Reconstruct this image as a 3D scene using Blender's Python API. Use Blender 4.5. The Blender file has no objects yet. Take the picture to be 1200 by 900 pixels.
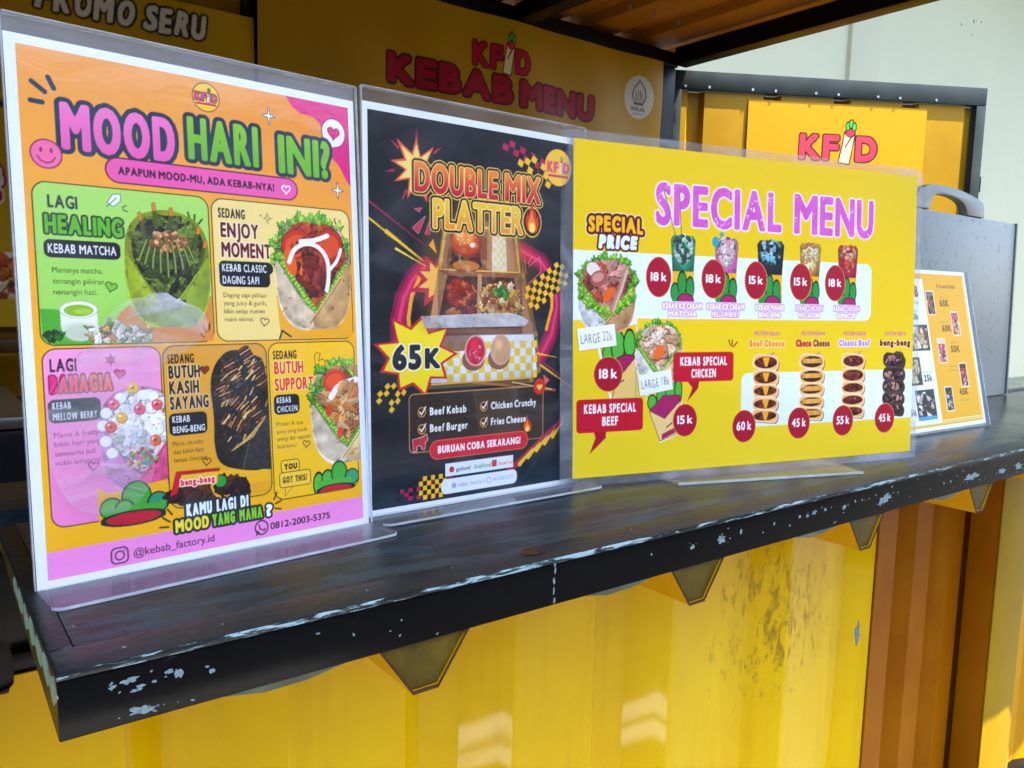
import bpy, bmesh, math, random
import numpy as np
from mathutils import Vector, Matrix

# ------------------------------------------------------------------ camera
scene = bpy.context.scene
C = scene.collection
cam_d = bpy.data.cameras.new('camera')
cam = bpy.data.objects.new('camera', cam_d); C.objects.link(cam)
cam_d.sensor_width = 36.0
cam_d.lens = 945.87 / 1200 * 36.0
cam_d.clip_start = 0.02; cam_d.clip_end = 500
cam.matrix_world = Matrix(((0.7979, 0.0497, -0.6008, 0.0),
                           (-0.6023, 0.1048, -0.7913, -0.3779),
                           (0.0236, 0.9933, 0.1135, 0.1674),
                           (0, 0, 0, 1)))
scene.camera = cam
# ------------------------------------------------------------------ light
SUN = Vector((0.28, -0.376, 1.0)).normalized()          # towards the sun
world = bpy.data.worlds.new('World'); scene.world = world; world.use_nodes = True
wn = world.node_tree
sky = wn.nodes.new('ShaderNodeTexSky'); sky.sky_type = 'NISHITA'; sky.sun_disc = False
sky.sun_elevation = math.asin(SUN.z); sky.sun_rotation = math.atan2(SUN.x, SUN.y)
sky.air_density = 1.0; sky.dust_density = 2.0
wn.nodes['Background'].inputs['Strength'].default_value = 0.15
wn.links.new(sky.outputs[0], wn.nodes['Background'].inputs['Color'])
sun_d = bpy.data.lights.new('sun', 'SUN'); sun_d.energy = 4.2; sun_d.angle = math.radians(0.5)
sun_d.color = (1.0, 0.95, 0.86)
sun = bpy.data.objects.new('sun', sun_d); C.objects.link(sun)
sun.rotation_euler = SUN.to_track_quat('Z', 'Y').to_euler()
sun.location = (3, -4, 8)
scene.view_settings.view_transform = 'Standard'; scene.view_settings.look = 'None'
scene.view_settings.exposure = 2.45; scene.view_settings.gamma = 1.0
scene.cycles.max_bounces = 8; scene.cycles.transparent_max_bounces = 16
scene.cycles.diffuse_bounces = 4; scene.cycles.glossy_bounces = 4

# ------------------------------------------------------------------ flat print, drawn in millimetres
def hexc(c):
    if isinstance(c, str):
        return np.array([int(c[i:i + 2], 16) / 255 for i in (1, 3, 5)], np.float32)
    return np.array(c, np.float32)

def grad(c0, c1, y0, y1, axis=1):
    c0, c1 = hexc(c0), hexc(c1)
    def f(X, Y):
        t = np.clip(((Y if axis else X) - y0) / (y1 - y0), 0, 1)[..., None]
        return c0 * (1 - t) + c1 * t
    return f

def vnoise(X, Y, scale, seed=0):
    rs = np.random.RandomState(seed)
    g = rs.rand(64, 64).astype(np.float32)
    x = X / scale; y = Y / scale
    xi = np.floor(x).astype(int); yi = np.floor(y).astype(int)
    fx = (x - xi); fy = (y - yi); fx = fx * fx * (3 - 2 * fx); fy = fy * fy * (3 - 2 * fy)
    a = g[yi % 64, xi % 64]; b = g[yi % 64, (xi + 1) % 64]; c = g[(yi + 1) % 64, xi % 64]; d = g[(yi + 1) % 64, (xi + 1) % 64]
    return (a * (1 - fx) + b * fx) * (1 - fy) + (c * (1 - fx) + d * fx) * fy

def smooth(P, n=2, close=True):
    P = [tuple(p) for p in P]
    for _ in range(n):
        Q = []
        m = len(P) if close else len(P) - 1
        if not close: Q.append(P[0])
        for i in range(m):
            a, b = P[i], P[(i + 1) % len(P)]
            Q += [(a[0] * .75 + b[0] * .25, a[1] * .75 + b[1] * .25), (a[0] * .25 + b[0] * .75, a[1] * .25 + b[1] * .75)]
        if not close: Q.append(P[-1])
        P = Q
    return P

_glyphs = {}
def glyph_edges(s, space=1.0):
    if (s, space) in _glyphs: return _glyphs[(s, space)]
    c = bpy.data.curves.new('glyphs', 'FONT'); c.body = s; c.resolution_u = 4; c.space_character = space
    o = bpy.data.objects.new('glyphs', c)
    me = o.to_mesh()
    nv = len(me.vertices)
    co = np.empty(nv * 3, np.float32); me.vertices.foreach_get('co', co); co = co.reshape(-1, 3)[:, :2]
    nl = len(me.loops); li = np.empty(nl, np.int32); me.loops.foreach_get('edge_index', li)
    ne = len(me.edges); ev = np.empty(ne * 2, np.int32); me.edges.foreach_get('vertices', ev); ev = ev.reshape(-1, 2)
    cnt = np.bincount(li, minlength=ne)
    e = ev[cnt == 1]
    out = np.concatenate([co[e[:, 0]], co[e[:, 1]]], 1).astype(np.float64)
    o.to_mesh_clear(); bpy.data.objects.remove(o); bpy.data.curves.remove(c)
    _glyphs[(s, space)] = out
    return out
_h = glyph_edges('H'); CAP = float(_h[:, 1].max())

class Art:
    def __init__(s, w, h, res, bg, grid):
        s.w, s.h, s.res, s.grid = w, h, res, grid
        s.W, s.H = int(round(w * res)), int(round(h * res))
        s.a = np.empty((s.H, s.W, 3), np.float32); s.a[:] = hexc('#ffffff')
        s.clip = None
        s.rect(-1, -1, w + 1, h + 1, bg)
    def sl(s, x0, y0, x1, y1):
        i0 = max(0, int(math.floor(y0 * s.res))); i1 = min(s.H, int(math.ceil(y1 * s.res)))
        j0 = max(0, int(math.floor(x0 * s.res))); j1 = min(s.W, int(math.ceil(x1 * s.res)))
        if i1 <= i0 or j1 <= j0: return None
        return (slice(i0, i1), slice(j0, j1))
    def XY(s, sl):
        y = (np.arange(sl[0].start, sl[0].stop) + .5) / s.res; x = (np.arange(sl[1].start, sl[1].stop) + .5) / s.res
        return np.meshgrid(x, y)
    def put(s, sl, m, col, alpha=1.0):
        m = m.astype(np.float32) * alpha
        if s.clip is not None: m = m * s.clip[sl]
        if callable(col):
            X, Y = s.XY(sl); c = col(X, Y).astype(np.float32)
        else: c = hexc(col)
        m = m[..., None]
        s.a[sl] = s.a[sl] * (1 - m) + c * m
    def sdf(s, sl, d, col, alpha=1.0, soft=0.0):
        s.put(sl, np.clip(.5 - d / max(soft, 1 / s.res), 0, 1), col, alpha)
    def rect(s, x0, y0, x1, y1, col, alpha=1.0):
        sl = s.sl(x0, y0, x1, y1)
        if sl: s.put(sl, np.ones((sl[0].stop - sl[0].start, sl[1].stop - sl[1].start)), col, alpha)
    def rr(s, x0, y0, x1, y1, r, col, line=None, lw=.4, rot=0, alpha=1.0):
        cx, cy, hx, hy = (x0 + x1) / 2, (y0 + y1) / 2, (x1 - x0) / 2, (y1 - y0) / 2
        e = math.hypot(hx, hy) if rot else 0
        sl = s.sl(min(x0, cx - e) - 1, min(y0, cy - e) - 1, max(x1, cx + e) + 1, max(y1, cy + e) + 1)
        if not sl: return
        X, Y = s.XY(sl); X = X - cx; Y = Y - cy
        if rot:
            t = math.radians(rot); X, Y = X * math.cos(t) + Y * math.sin(t), -X * math.sin(t) + Y * math.cos(t)
        qx = np.abs(X) - hx + r; qy = np.abs(Y) - hy + r
        d = np.hypot(np.maximum(qx, 0), np.maximum(qy, 0)) + np.minimum(np.maximum(qx, qy), 0) - r
        if line is not None: s.sdf(sl, d - lw / 2, line, alpha); d = d + lw / 2
        if col is not None: s.sdf(sl, d, col, alpha)
    def ell(s, cx, cy, rx, ry, col, rot=0, alpha=1.0, line=None, lw=.3, soft=0.0, wob=0.0, ph=0.0):
        e = max(rx, ry) * (1 + wob) + 1 + soft
        sl = s.sl(cx - e, cy - e, cx + e, cy + e)
        if not sl: return
        X, Y = s.XY(sl); X = X - cx; Y = Y - cy
        if rot:
            t = math.radians(rot); X, Y = X * math.cos(t) + Y * math.sin(t), -X * math.sin(t) + Y * math.cos(t)
        k = np.hypot(X / rx, Y / ry)
        if wob:
            th = np.arctan2(Y / ry, X / rx); k = k * (1 + wob * np.sin(3 * th + ph) + wob * .7 * np.sin(5 * th + 2 * ph) + wob * .4 * np.sin(9 * th))
        d = (k - 1) * min(rx, ry)
        if line is not None: s.sdf(sl, d - lw / 2, line, alpha); d = d + lw / 2
        s.sdf(sl, d, col, alpha, soft)
    def mask_edges(s, E, sl):
        h, w = sl[0].stop - sl[0].start, sl[1].stop - sl[1].start
        acc = np.zeros((h, w + 1), np.uint8)
        x0 = E[:, 0] * s.res - sl[1].start; y0 = E[:, 1] * s.res - sl[0].start
        x1 = E[:, 2] * s.res - sl[1].start; y1 = E[:, 3] * s.res - sl[0].start
        for a, b, c, d in zip(x0, y0, x1, y1):
            if b > d: a, b, c, d = c, d, a, b
            r0 = max(0, int(math.ceil(b - .5))); r1 = min(h, int(math.ceil(d - .5)))
            if r1 <= r0: continue
            r = np.arange(r0, r1)
            xs = a + (r + .5 - b) * (c - a) / (d - b)
            acc[r, np.clip(np.ceil(xs - .5), 0, w).astype(int)] ^= 1
        return np.bitwise_xor.accumulate(acc, axis=1)[:, :w].astype(bool)
    @staticmethod
    def dist(m, R):
        h, w = m.shape; big = 1e4
        idx = np.arange(w)[None, :]
        l = np.maximum.accumulate(np.where(m, idx, -10 ** 4), axis=1)
        r = np.minimum.accumulate(np.where(m, idx, 10 ** 4)[:, ::-1], axis=1)[:, ::-1]
        rd = np.minimum(idx - l, r - idx).astype(np.float32); rd = np.minimum(rd, big) ** 2
        out = rd.copy(); R = int(math.ceil(R)) + 1
        for dy in range(1, min(R, h - 1) + 1):
            out[dy:] = np.minimum(out[dy:], rd[:-dy] + dy * dy)
            out[:-dy] = np.minimum(out[:-dy], rd[dy:] + dy * dy)
        return np.sqrt(out)
    def layers(s, E, col, bold=0.0, outline=(), alpha=1.0):
        R = max([bold] + [o[0] for o in outline])
        pad = R + 1.5 / s.res * 2
        xs = E[:, [0, 2]]; ys = E[:, [1, 3]]
        sl = s.sl(xs.min() - pad, ys.min() - pad, xs.max() + pad, ys.max() + pad)
        if not sl: return
        m = s.mask_edges(E, sl)
        if R > 0:
            d = s.dist(m, R * s.res)
            for r, c in outline: s.put(sl, np.clip(r * s.res - d + .5, 0, 1), c, alpha)
            s.put(sl, np.clip(bold * s.res - d + .5, 0, 1), col, alpha)
        else: s.put(sl, m, col, alpha)
    def poly(s, pts, col, alpha=1.0, line=None, lw=.4):
        P = np.array(pts, float); E = np.concatenate([P, np.roll(P, -1, 0)], 1)
        s.layers(E, col, 0, ((lw, line),) if line is not None else (), alpha)
        if line is not None: s.layers(E, col, 0.0, (), alpha)
    def seg(s, x0, y0, x1, y1, w, col, alpha=1.0, w1=None):
        w1 = w if w1 is None else w1; e = max(w, w1) / 2 + 1
        sl = s.sl(min(x0, x1) - e, min(y0, y1) - e, max(x0, x1) + e, max(y0, y1) + e)
        if not sl: return
        X, Y = s.XY(sl); dx, dy = x1 - x0, y1 - y0; L = dx * dx + dy * dy + 1e-9
        t = np.clip(((X - x0) * dx + (Y - y0) * dy) / L, 0, 1)
        d = np.hypot(X - x0 - t * dx, Y - y0 - t * dy) - (w + (w1 - w) * t) / 2
        s.sdf(sl, d, col, alpha)
    def path(s, pts, w, col, alpha=1.0, close=False):
        P = list(pts) + ([pts[0]] if close else [])
        for a, b in zip(P, P[1:]): s.seg(a[0], a[1], b[0], b[1], w, col, alpha)
    def text(s, t, x, y, h, col, W=None, bold=0.0, outline=(), rot=0, skew=0, align='l', space=1.0, alpha=1.0, arc=0.0):
        """baseline at y, cap height h, optional total width W (mm)"""
        k = (h - 2 * bold) / CAP
        if W and bold > .045 * h and len(t) > 1:              # heavy lettering: place letter by letter so strokes stay apart
            gl = [glyph_edges(c) if c != ' ' else None for c in t]
            bx = [1.22 if c in 'MW' else 1.06 if c in 'ABEN' else 1.0 for c in t]
            wd = [(g[:, [0, 2]].max() - g[:, [0, 2]].min()) * b_ if g is not None else 0 for g, b_ in zip(gl, bx)]
            gap = 2 * bold + .05 * h * space ** 4; sp = .30 * h + 2 * bold
            nsp = t.count(' '); ng = len(t) - 1
            kx = (W - 2 * bold - ng * gap - nsp * (sp - gap)) / sum(wd)
            if kx < .62 * k and outline != 'x':
                bold *= .72; gap = 2 * bold + .05 * h; k = (h - 2 * bold) / CAP
                kx = (W - 2 * bold - ng * gap - nsp * (sp - gap)) / sum(wd)
            kx = max(kx, .25 * k)
            cur = bold; parts = []
            for c, g, w_, b_ in zip(t, gl, wd, bx):
                if g is None: cur += sp - gap; continue
                B = g.copy(); B[:, [0, 2]] = (B[:, [0, 2]] - g[:, [0, 2]].min()) * kx * b_ + cur; B[:, [1, 3]] = B[:, [1, 3]] * k + bold
                parts.append(B); cur += w_ * kx + gap
            A = np.concatenate(parts); tw = A[:, [0, 2]].max() + bold
        else:
            E = glyph_edges(t, space)
            if len(E) == 0: return
            x0, x1 = E[:, [0, 2]].min(), E[:, [0, 2]].max()
            kx = (W - 2 * bold) / (x1 - x0) if W else k
            A = E.copy()
            A[:, [0, 2]] = (A[:, [0, 2]] - x0) * kx + bold; A[:, [1, 3]] = A[:, [1, 3]] * k + bold
            tw = (x1 - x0) * kx + 2 * bold
        if align == 'c': A[:, [0, 2]] -= tw / 2
        if align == 'r': A[:, [0, 2]] -= tw
        A[:, [0, 2]] += A[:, [1, 3]] * math.tan(math.radians(skew))
        if arc: A[:, [1, 3]] += arc * (1 - ((A[:, [0, 2]] - (0 if align == 'c' else tw / 2)) / (tw / 2)) ** 2)
        r = math.radians(rot); c_, s_ = math.cos(r), math.sin(r)
        B = A.copy()
        B[:, [0, 2]] = x + A[:, [0, 2]] * c_ - A[:, [1, 3]] * s_
        B[:, [1, 3]] = y - (A[:, [0, 2]] * s_ + A[:, [1, 3]] * c_)
        s.layers(B, col, bold, outline, alpha)
    def heart(s, cx, cy, r, col, line=None, lw=.5, rot=0):
        t = np.linspace(0, 2 * math.pi, 30)[:-1]
        px = 16 * np.sin(t) ** 3 / 16 * r; py = -(13 * np.cos(t) - 5 * np.cos(2 * t) - 2 * np.cos(3 * t) - np.cos(4 * t)) / 16 * r
        a = math.radians(rot)
        P = [(cx + u * math.cos(a) - v * math.sin(a), cy + u * math.sin(a) + v * math.cos(a)) for u, v in zip(px, py)]
        if col is not None: s.poly(P, col)
        if line is not None: s.path(P, lw, line, close=True)
    def star(s, cx, cy, r, r2, n, col, line=None, lw=.4, rot=0, jit=0, seed=0, sx=1, sy=1):
        rs = random.Random(seed); P = []
        for i in range(2 * n):
            q = (r if i % 2 == 0 else r2) * (1 + jit * rs.uniform(-1, 1)); a = math.radians(rot) + math.pi * i / n
            P.append((cx + q * math.sin(a) * sx, cy - q * math.cos(a) * sy))
        s.poly(P, col, line=line, lw=lw)
    def sparkle(s, cx, cy, r, col, line=None, lw=.5):
        P = []
        for i in range(4):
            a = i * math.pi / 2
            for k, q in ((0, 1), (.22, .42), (.785, .2), (1.35, .42)):
                P.append((cx + r * q * math.sin(a + k) * (.75), cy - r * q * math.cos(a + k)))
        s.poly(P, col, line=line, lw=lw)
    def setclip(s, pts=None, ell=None):
        if pts is None and ell is None: s.clip = None; return
        full = (slice(0, s.H), slice(0, s.W))
        s.clip = None
        m = np.zeros((s.H, s.W), np.float32)
        if pts is not None:
            P = np.array(pts, float); E = np.concatenate([P, np.roll(P, -1, 0)], 1)
            sl = s.sl(P[:, 0].min(), P[:, 1].min(), P[:, 0].max(), P[:, 1].max())
            if sl: m[sl] = s.mask_edges(E, sl)
        else:
            cx, cy, rx, ry = ell; sl = s.sl(cx - rx, cy - ry, cx + rx, cy + ry)
            if sl:
                X, Y = s.XY(sl); m[sl] = np.hypot((X - cx) / rx, (Y - cy) / ry) < 1
        s.clip = m
    def blobs(s, cx, cy, rx, ry, n, size, pal, seed, elong=2.0, dark=.45, hi=.35):
        rs = random.Random(seed); pal = [hexc(c) for c in pal]
        for i in range(n):
            a = rs.uniform(0, 2 * math.pi); q = math.sqrt(rs.random())
            x = cx + rx * q * math.cos(a); y = cy + ry * q * math.sin(a)
            w = size * rs.uniform(.6, 1.3); e = rs.uniform(1, elong); rot = rs.uniform(0, 180)
            c = pal[rs.randrange(len(pal))] * rs.uniform(.8, 1.12); c = np.clip(c, 0, 1)
            ph = rs.uniform(0, 6.3)
            s.ell(x + w * .1, y + w * .22, w * e * 1.12, w * 1.1, c * dark, rot, .85, wob=.14, ph=ph)
            s.ell(x, y, w * e, w, c, rot, wob=.16, ph=ph)
            s.ell(x + w * .2, y + w * .25, w * e * .6, w * .4, c * .78, rot, .6, wob=.2, ph=ph + 1, soft=w * .3)
            if hi: s.ell(x - w * .15, y - w * .35, w * e * .5, w * .22, np.clip(c * 1.12 + .14, 0, 1), rot + 12, hi, wob=.2, ph=ph, soft=w * .15)
    def ruffle(s, cx, cy, rx, ry, n, w, seed, a0=0, a1=2 * math.pi, c0='#3f8a1c', c1='#a4d83c'):
        rs = random.Random(seed)
        for k in range(n):
            a = a0 + (a1 - a0) * (k + .5) / n
            q = rs.uniform(.9, 1.1)
            x, y = cx + rx * q * math.cos(a), cy + ry * q * math.sin(a)
            t = rs.random(); c = hexc(c0) * (1 - t) + hexc(c1) * t
            for j in range(2):
                ww = w * rs.uniform(.4, .85); rot = math.degrees(a) + rs.uniform(-60, 60); ph = rs.uniform(0, 6.3)
                x += rs.uniform(-.5, .5) * w; y += rs.uniform(-.5, .5) * w
                s.ell(x, y + .1 * ww, ww * 1.2, ww * .95, c * .5, rot, wob=.22, ph=ph); s.ell(x, y - .05 * ww, ww * 1.05, ww * .8, c, rot, wob=.26, ph=ph)
                s.ell(x, y - .2 * ww, ww * .7, ww * .3, np.clip(c * 1.15 + .1, 0, 1), rot + 20, .75, wob=.25, ph=ph + 2)
    def wrap(s, cx, top, w, h, skin, pal, seed, lettuce=True, n=90, size=2.2, skin2=None, fcy=.36, frx=.8, fry=.36, elong=2.0, base='#4a2010'):
        """food wrap: ruffled filling in a folded tortilla; w,h overall size"""
        f = lambda u, v: (cx + u * w / 2, top + v * h)
        skin2 = skin2 or skin; sk = hexc(skin); sk2 = hexc(skin2)
        tex = lambda c, sd: (lambda X, Y: np.clip(c * (.86 + .28 * vnoise(X, Y, w * .09, sd))[..., None] - .25 * (vnoise(X, Y, w * .055, sd + 5) > .86)[..., None] * np.array([.6, .8, 1.]), 0, 1))
        body = [f(-.98, .34), f(-.9, .18), f(-.6, .05), f(0, 0), f(.6, .05), f(.92, .18), f(1, .36), f(.97, .62), f(.85, .85), f(.55, .97), f(0, 1), f(-.5, .97), f(-.85, .84), f(-.97, .6)]
        body = smooth(body)
        s.poly(body, tex(sk * .8, seed))
        fx, fy = f(0, fcy)
        heartp = [f(-.86, .34), f(-.7, .14), f(-.3, .04), f(0, .06), f(.4, .04), f(.78, .15), f(.9, .36), f(.62, .6), f(.3, .76), f(.02, .84), f(-.3, .72), f(-.66, .55)]
        heartp = smooth(heartp)
        if lettuce: s.ruffle(fx, fy, w * .43, h * .33, 46, w * .075, seed)
        s.poly(heartp, base)
        if lettuce: s.ruffle(fx, fy + h * .02, w * .40, h * .32, 46, w * .065, seed + 3)
        s.setclip(heartp)
        s.blobs(fx, fy, w * .5 * frx, h * fry, n, size, pal, seed + 1, elong)
        s.blobs(fx, f(0, .62)[1], w * .22, h * .16, n // 3, size, pal, seed + 2, elong)
        s.setclip()
        if lettuce:
            for u0, v0, u1, v1 in ((-.8, .42, 0, .84), (.86, .42, .05, .84)):
                rs = random.Random(seed + 9)
                for k in range(16):
                    t = k / 15; x, y = f(u0 + (u1 - u0) * t, v0 + (v1 - v0) * t)
                    s.ell(x, y, w * .05, w * .035, '#5aa021', rs.uniform(0, 180)); s.ell(x, y, w * .035, w * .018, '#b4e04c', rs.uniform(0, 180))
        L = [f(-1, .36), f(-.72, .52), f(-.3, .76), f(.02, .86), f(-.05, .99), f(-.45, 1.01), f(-.86, .88), f(-.99, .64)]
        Rr = [f(1.02, .34), f(.72, .52), f(.3, .72), f(-.16, .93), f(.1, 1), f(.55, 1), f(.88, .87), f(1, .62)]
        s.poly(smooth(L), tex(sk, seed + 11)); s.path(L[1:4], w * .012, sk * .7)
        s.poly(smooth(Rr), tex(sk2, seed + 12)); s.path(Rr[1:4], w * .016, np.clip(sk2 * 1.15, 0, 1)); s.path([(a, b + w * .02) for a, b in Rr[1:4]], w * .012, sk2 * .68)
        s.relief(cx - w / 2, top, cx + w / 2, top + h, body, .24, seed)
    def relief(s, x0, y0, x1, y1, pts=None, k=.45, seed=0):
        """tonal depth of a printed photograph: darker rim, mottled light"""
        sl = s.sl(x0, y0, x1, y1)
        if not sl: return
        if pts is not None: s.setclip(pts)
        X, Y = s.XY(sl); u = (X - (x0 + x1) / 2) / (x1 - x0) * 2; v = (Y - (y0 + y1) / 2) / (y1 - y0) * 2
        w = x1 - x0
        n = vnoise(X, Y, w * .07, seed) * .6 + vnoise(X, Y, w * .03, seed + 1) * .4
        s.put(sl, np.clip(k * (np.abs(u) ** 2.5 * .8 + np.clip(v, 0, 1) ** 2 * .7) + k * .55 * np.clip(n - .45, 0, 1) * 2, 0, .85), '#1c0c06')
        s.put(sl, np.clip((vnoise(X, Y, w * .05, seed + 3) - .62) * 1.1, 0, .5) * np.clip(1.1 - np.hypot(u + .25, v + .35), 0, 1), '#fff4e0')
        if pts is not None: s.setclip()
    def mesh(s, name, pos=None):
        """the finished print as one sheet: flat areas are large faces, detail small ones; colour per vertex"""
        g = s.grid
        W, H = int(round(s.w * g)), int(round(s.h * g))
        W8, H8 = -(-W // 8) * 8, -(-H // 8) * 8
        q = s.res / g
        # sample: box filter around each vertex
        cs = np.cumsum(np.cumsum(np.pad(s.a.astype(np.float64), ((1, 0), (1, 0), (0, 0))), 0), 1)
        vi = np.minimum(np.arange(H8 + 1) * (s.h / H8) * s.res, s.H); vj = np.minimum(np.arange(W8 + 1) * (s.w / W8) * s.res, s.W)
        r0 = np.clip(np.floor(vi - q / 2 + .5), 0, s.H - 1).astype(int); r1 = np.clip(np.floor(vi + q / 2 + .5), 1, s.H).astype(int); r1 = np.maximum(r1, r0 + 1)
        c0 = np.clip(np.floor(vj - q / 2 + .5), 0, s.W - 1).astype(int); c1 = np.clip(np.floor(vj + q / 2 + .5), 1, s.W).astype(int); c1 = np.maximum(c1, c0 + 1)
        V = (cs[r1][:, c1] - cs[r0][:, c1] - cs[r1][:, c0] + cs[r0][:, c0]) / ((r1 - r0)[:, None] * (c1 - c0)[None, :])[..., None]
        V = V.astype(np.float32)
        mx = np.maximum(np.maximum(V[:-1, :-1], V[1:, :-1]), np.maximum(V[:-1, 1:], V[1:, 1:]))
        mn = np.minimum(np.minimum(V[:-1, :-1], V[1:, :-1]), np.minimum(V[:-1, 1:], V[1:, 1:]))
        used = np.zeros((H8, W8), bool); quads = []
        for k in (8, 4, 2, 1):
            a = mx.reshape(H8 // k, k, W8 // k, k, 3).max((1, 3)); b = mn.reshape(H8 // k, k, W8 // k, k, 3).min((1, 3))
            ok = (a - b).max(-1) < (.03 if k > 1 else 9)
            u = used.reshape(H8 // k, k, W8 // k, k).any((1, 3))
            ok &= ~u
            i, j = np.nonzero(ok); i = i * k; j = j * k
            S = W8 + 1
            quads.append(np.stack([(i + k) * S + j, (i + k) * S + j + k, i * S + j + k, i * S + j], 1))
            used |= np.repeat(np.repeat(ok, k, 0), k, 1)
        Q = np.concatenate(quads)
        idx, inv = np.unique(Q.ravel(), return_inverse=True)
        vi_, vj_ = idx // (W8 + 1), idx % (W8 + 1)
        x = vj_ * (s.w / W8) / 1000; y = (s.h - vi_ * (s.h / H8)) / 1000
        z = np.zeros_like(x) if pos is None else pos(x, y)
        me = bpy.data.meshes.new(name)
        me.vertices.add(len(idx)); me.vertices.foreach_set('co', np.stack([x, y, z], 1).astype(np.float32).ravel())
        me.loops.add(len(Q) * 4); me.loops.foreach_set('vertex_index', inv.astype(np.int32).ravel())
        me.polygons.add(len(Q)); me.polygons.foreach_set('loop_start', np.arange(len(Q), dtype=np.int32) * 4)
        me.polygons.foreach_set('use_smooth', np.ones(len(Q), bool))
        me.update(calc_edges=True)
        col = V.reshape(-1, 3)[idx]
        lin = np.where(col <= .04045, col / 12.92, ((col + .055) / 1.055) ** 2.4)
        at = me.color_attributes.new('print_colour', 'FLOAT_COLOR', 'POINT')
        at.data.foreach_set('color', np.concatenate([lin, np.ones((len(lin), 1))], 1).astype(np.float32).ravel())
        return me

# ------------------------------------------------------------------ the printed designs
RED, INK = '#a8102e', '#1a1a1c'
def cartoon_bag(A, x0, y0, x1, y1, bag='#f0b010', green='#3fae3a', red='#b0103a', seed=0):
    """paper sleeve with a drawn lettuce and tomato edge (no figure)"""
    w, h = x1 - x0, y1 - y0
    if bag: A.rect(x0, y0, x1, y1, bag)
    gs = [(.12, .42, .15), (.35, .3, .17), (.62, .2, .2), (.86, .42, .15)]
    for u, v, r in gs: A.ell(x0 + u * w, y0 + v * h + r * h, r * w, r * h * 1.5, green, line='#10301a', lw=.035 * w)
    A.rect(x0 + .02 * w, y0 + .55 * h, x0 + .98 * w, y0 + .8 * h, green)
    A.ell(x0 + .55 * w, y0 + .85 * h, .42 * w, .2 * h, red, line='#3a0818', lw=.03 * w)

def roundel(A, cx, cy, r, line='#503040'):
    A.ell(cx, cy, r, r * 1.03, '#f6c62c', line=line, lw=.5)
    kfd(A, cx, cy + r * .3, r * 1.7, r * .62, '#d8507c', line, .05 * r)
    A.rect(cx - r * .75, cy + r * .42, cx + r * .75, cy + r * .55, '#c83058')

def kfd(A, cx, base, W, h, col, line, lw):
    k = W
    A.text('K', cx - .5 * k, base, h, col, W=.27 * k, bold=.07 * h, outline=((.07 * h + lw, line),))
    A.text('F', cx - .2 * k, base, h, col, W=.21 * k, bold=.07 * h, outline=((.07 * h + lw, line),))
    A.text('D', cx + .22 * k, base, h, col, W=.28 * k, bold=.07 * h, outline=((.07 * h + lw, line),))
    # rolled wrap between the letters
    x, y = cx + .1 * k, base
    A.poly([(x - .08 * k, y + .05 * h), (x - .02 * k, y - h * 1.12), (x + .1 * k, y - h * 1.05), (x + .045 * k, y + .1 * h)], '#ecd9a0', line=line, lw=lw)
    A.ell(x + .045 * k, y - h * 1.1, .06 * k, .16 * h, '#c8324e', line=line, lw=lw * .7)
    for u, v in ((.01, 1.35), (.05, 1.45), (.09, 1.34)): A.ell(x + u * k, y - h * v, .027 * k, .17 * h, '#46b444', line=line, lw=lw * .6)
    A.seg(x - .01 * k, y - h * .55, x + .07 * k, y - h * .98, lw, line)

def pill(A, x0, y0, x1, y1, lines, col='#14161c', tc='#f2f6fa', rot=0, h=3.6):
    n = len(lines); r = min(3.4, (y1 - y0) / 2)
    A.rr(x0, y0, x1, y1, r, col)
    for i, t in enumerate(lines):
        yb = y0 + (y1 - y0) * (i + .5) / n + h / 2 - (.25 if n > 1 else 0) * (i * 2 - 1)
        wmax = (x1 - x0 - 3.5) * (1.0 if len(t) == max(map(len, lines)) else max(.35, len(t) / max(map(len, lines)) * .97))
        A.text(t, x0 + 2, yb, h, tc, W=wmax, bold=.26)

def lines(A, L, x, y, dy, h, col, W):
    mx = max(map(len, L))
    for i, t in enumerate(L): A.text(t, x, y + i * dy, h, col, W=W * len(t) / mx * .98, bold=.07)

def price(A, cx, cy, r, t, ry=None, rim='#f4b040'):
    ry = ry or r
    A.ell(cx, cy, r + .6, ry + .6, rim); A.ell(cx, cy, r, ry, RED)
    A.text(t, cx, cy + r * .28, r * .62, '#fff4f4', W=r * 1.42, bold=.5, align='c')

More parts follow.
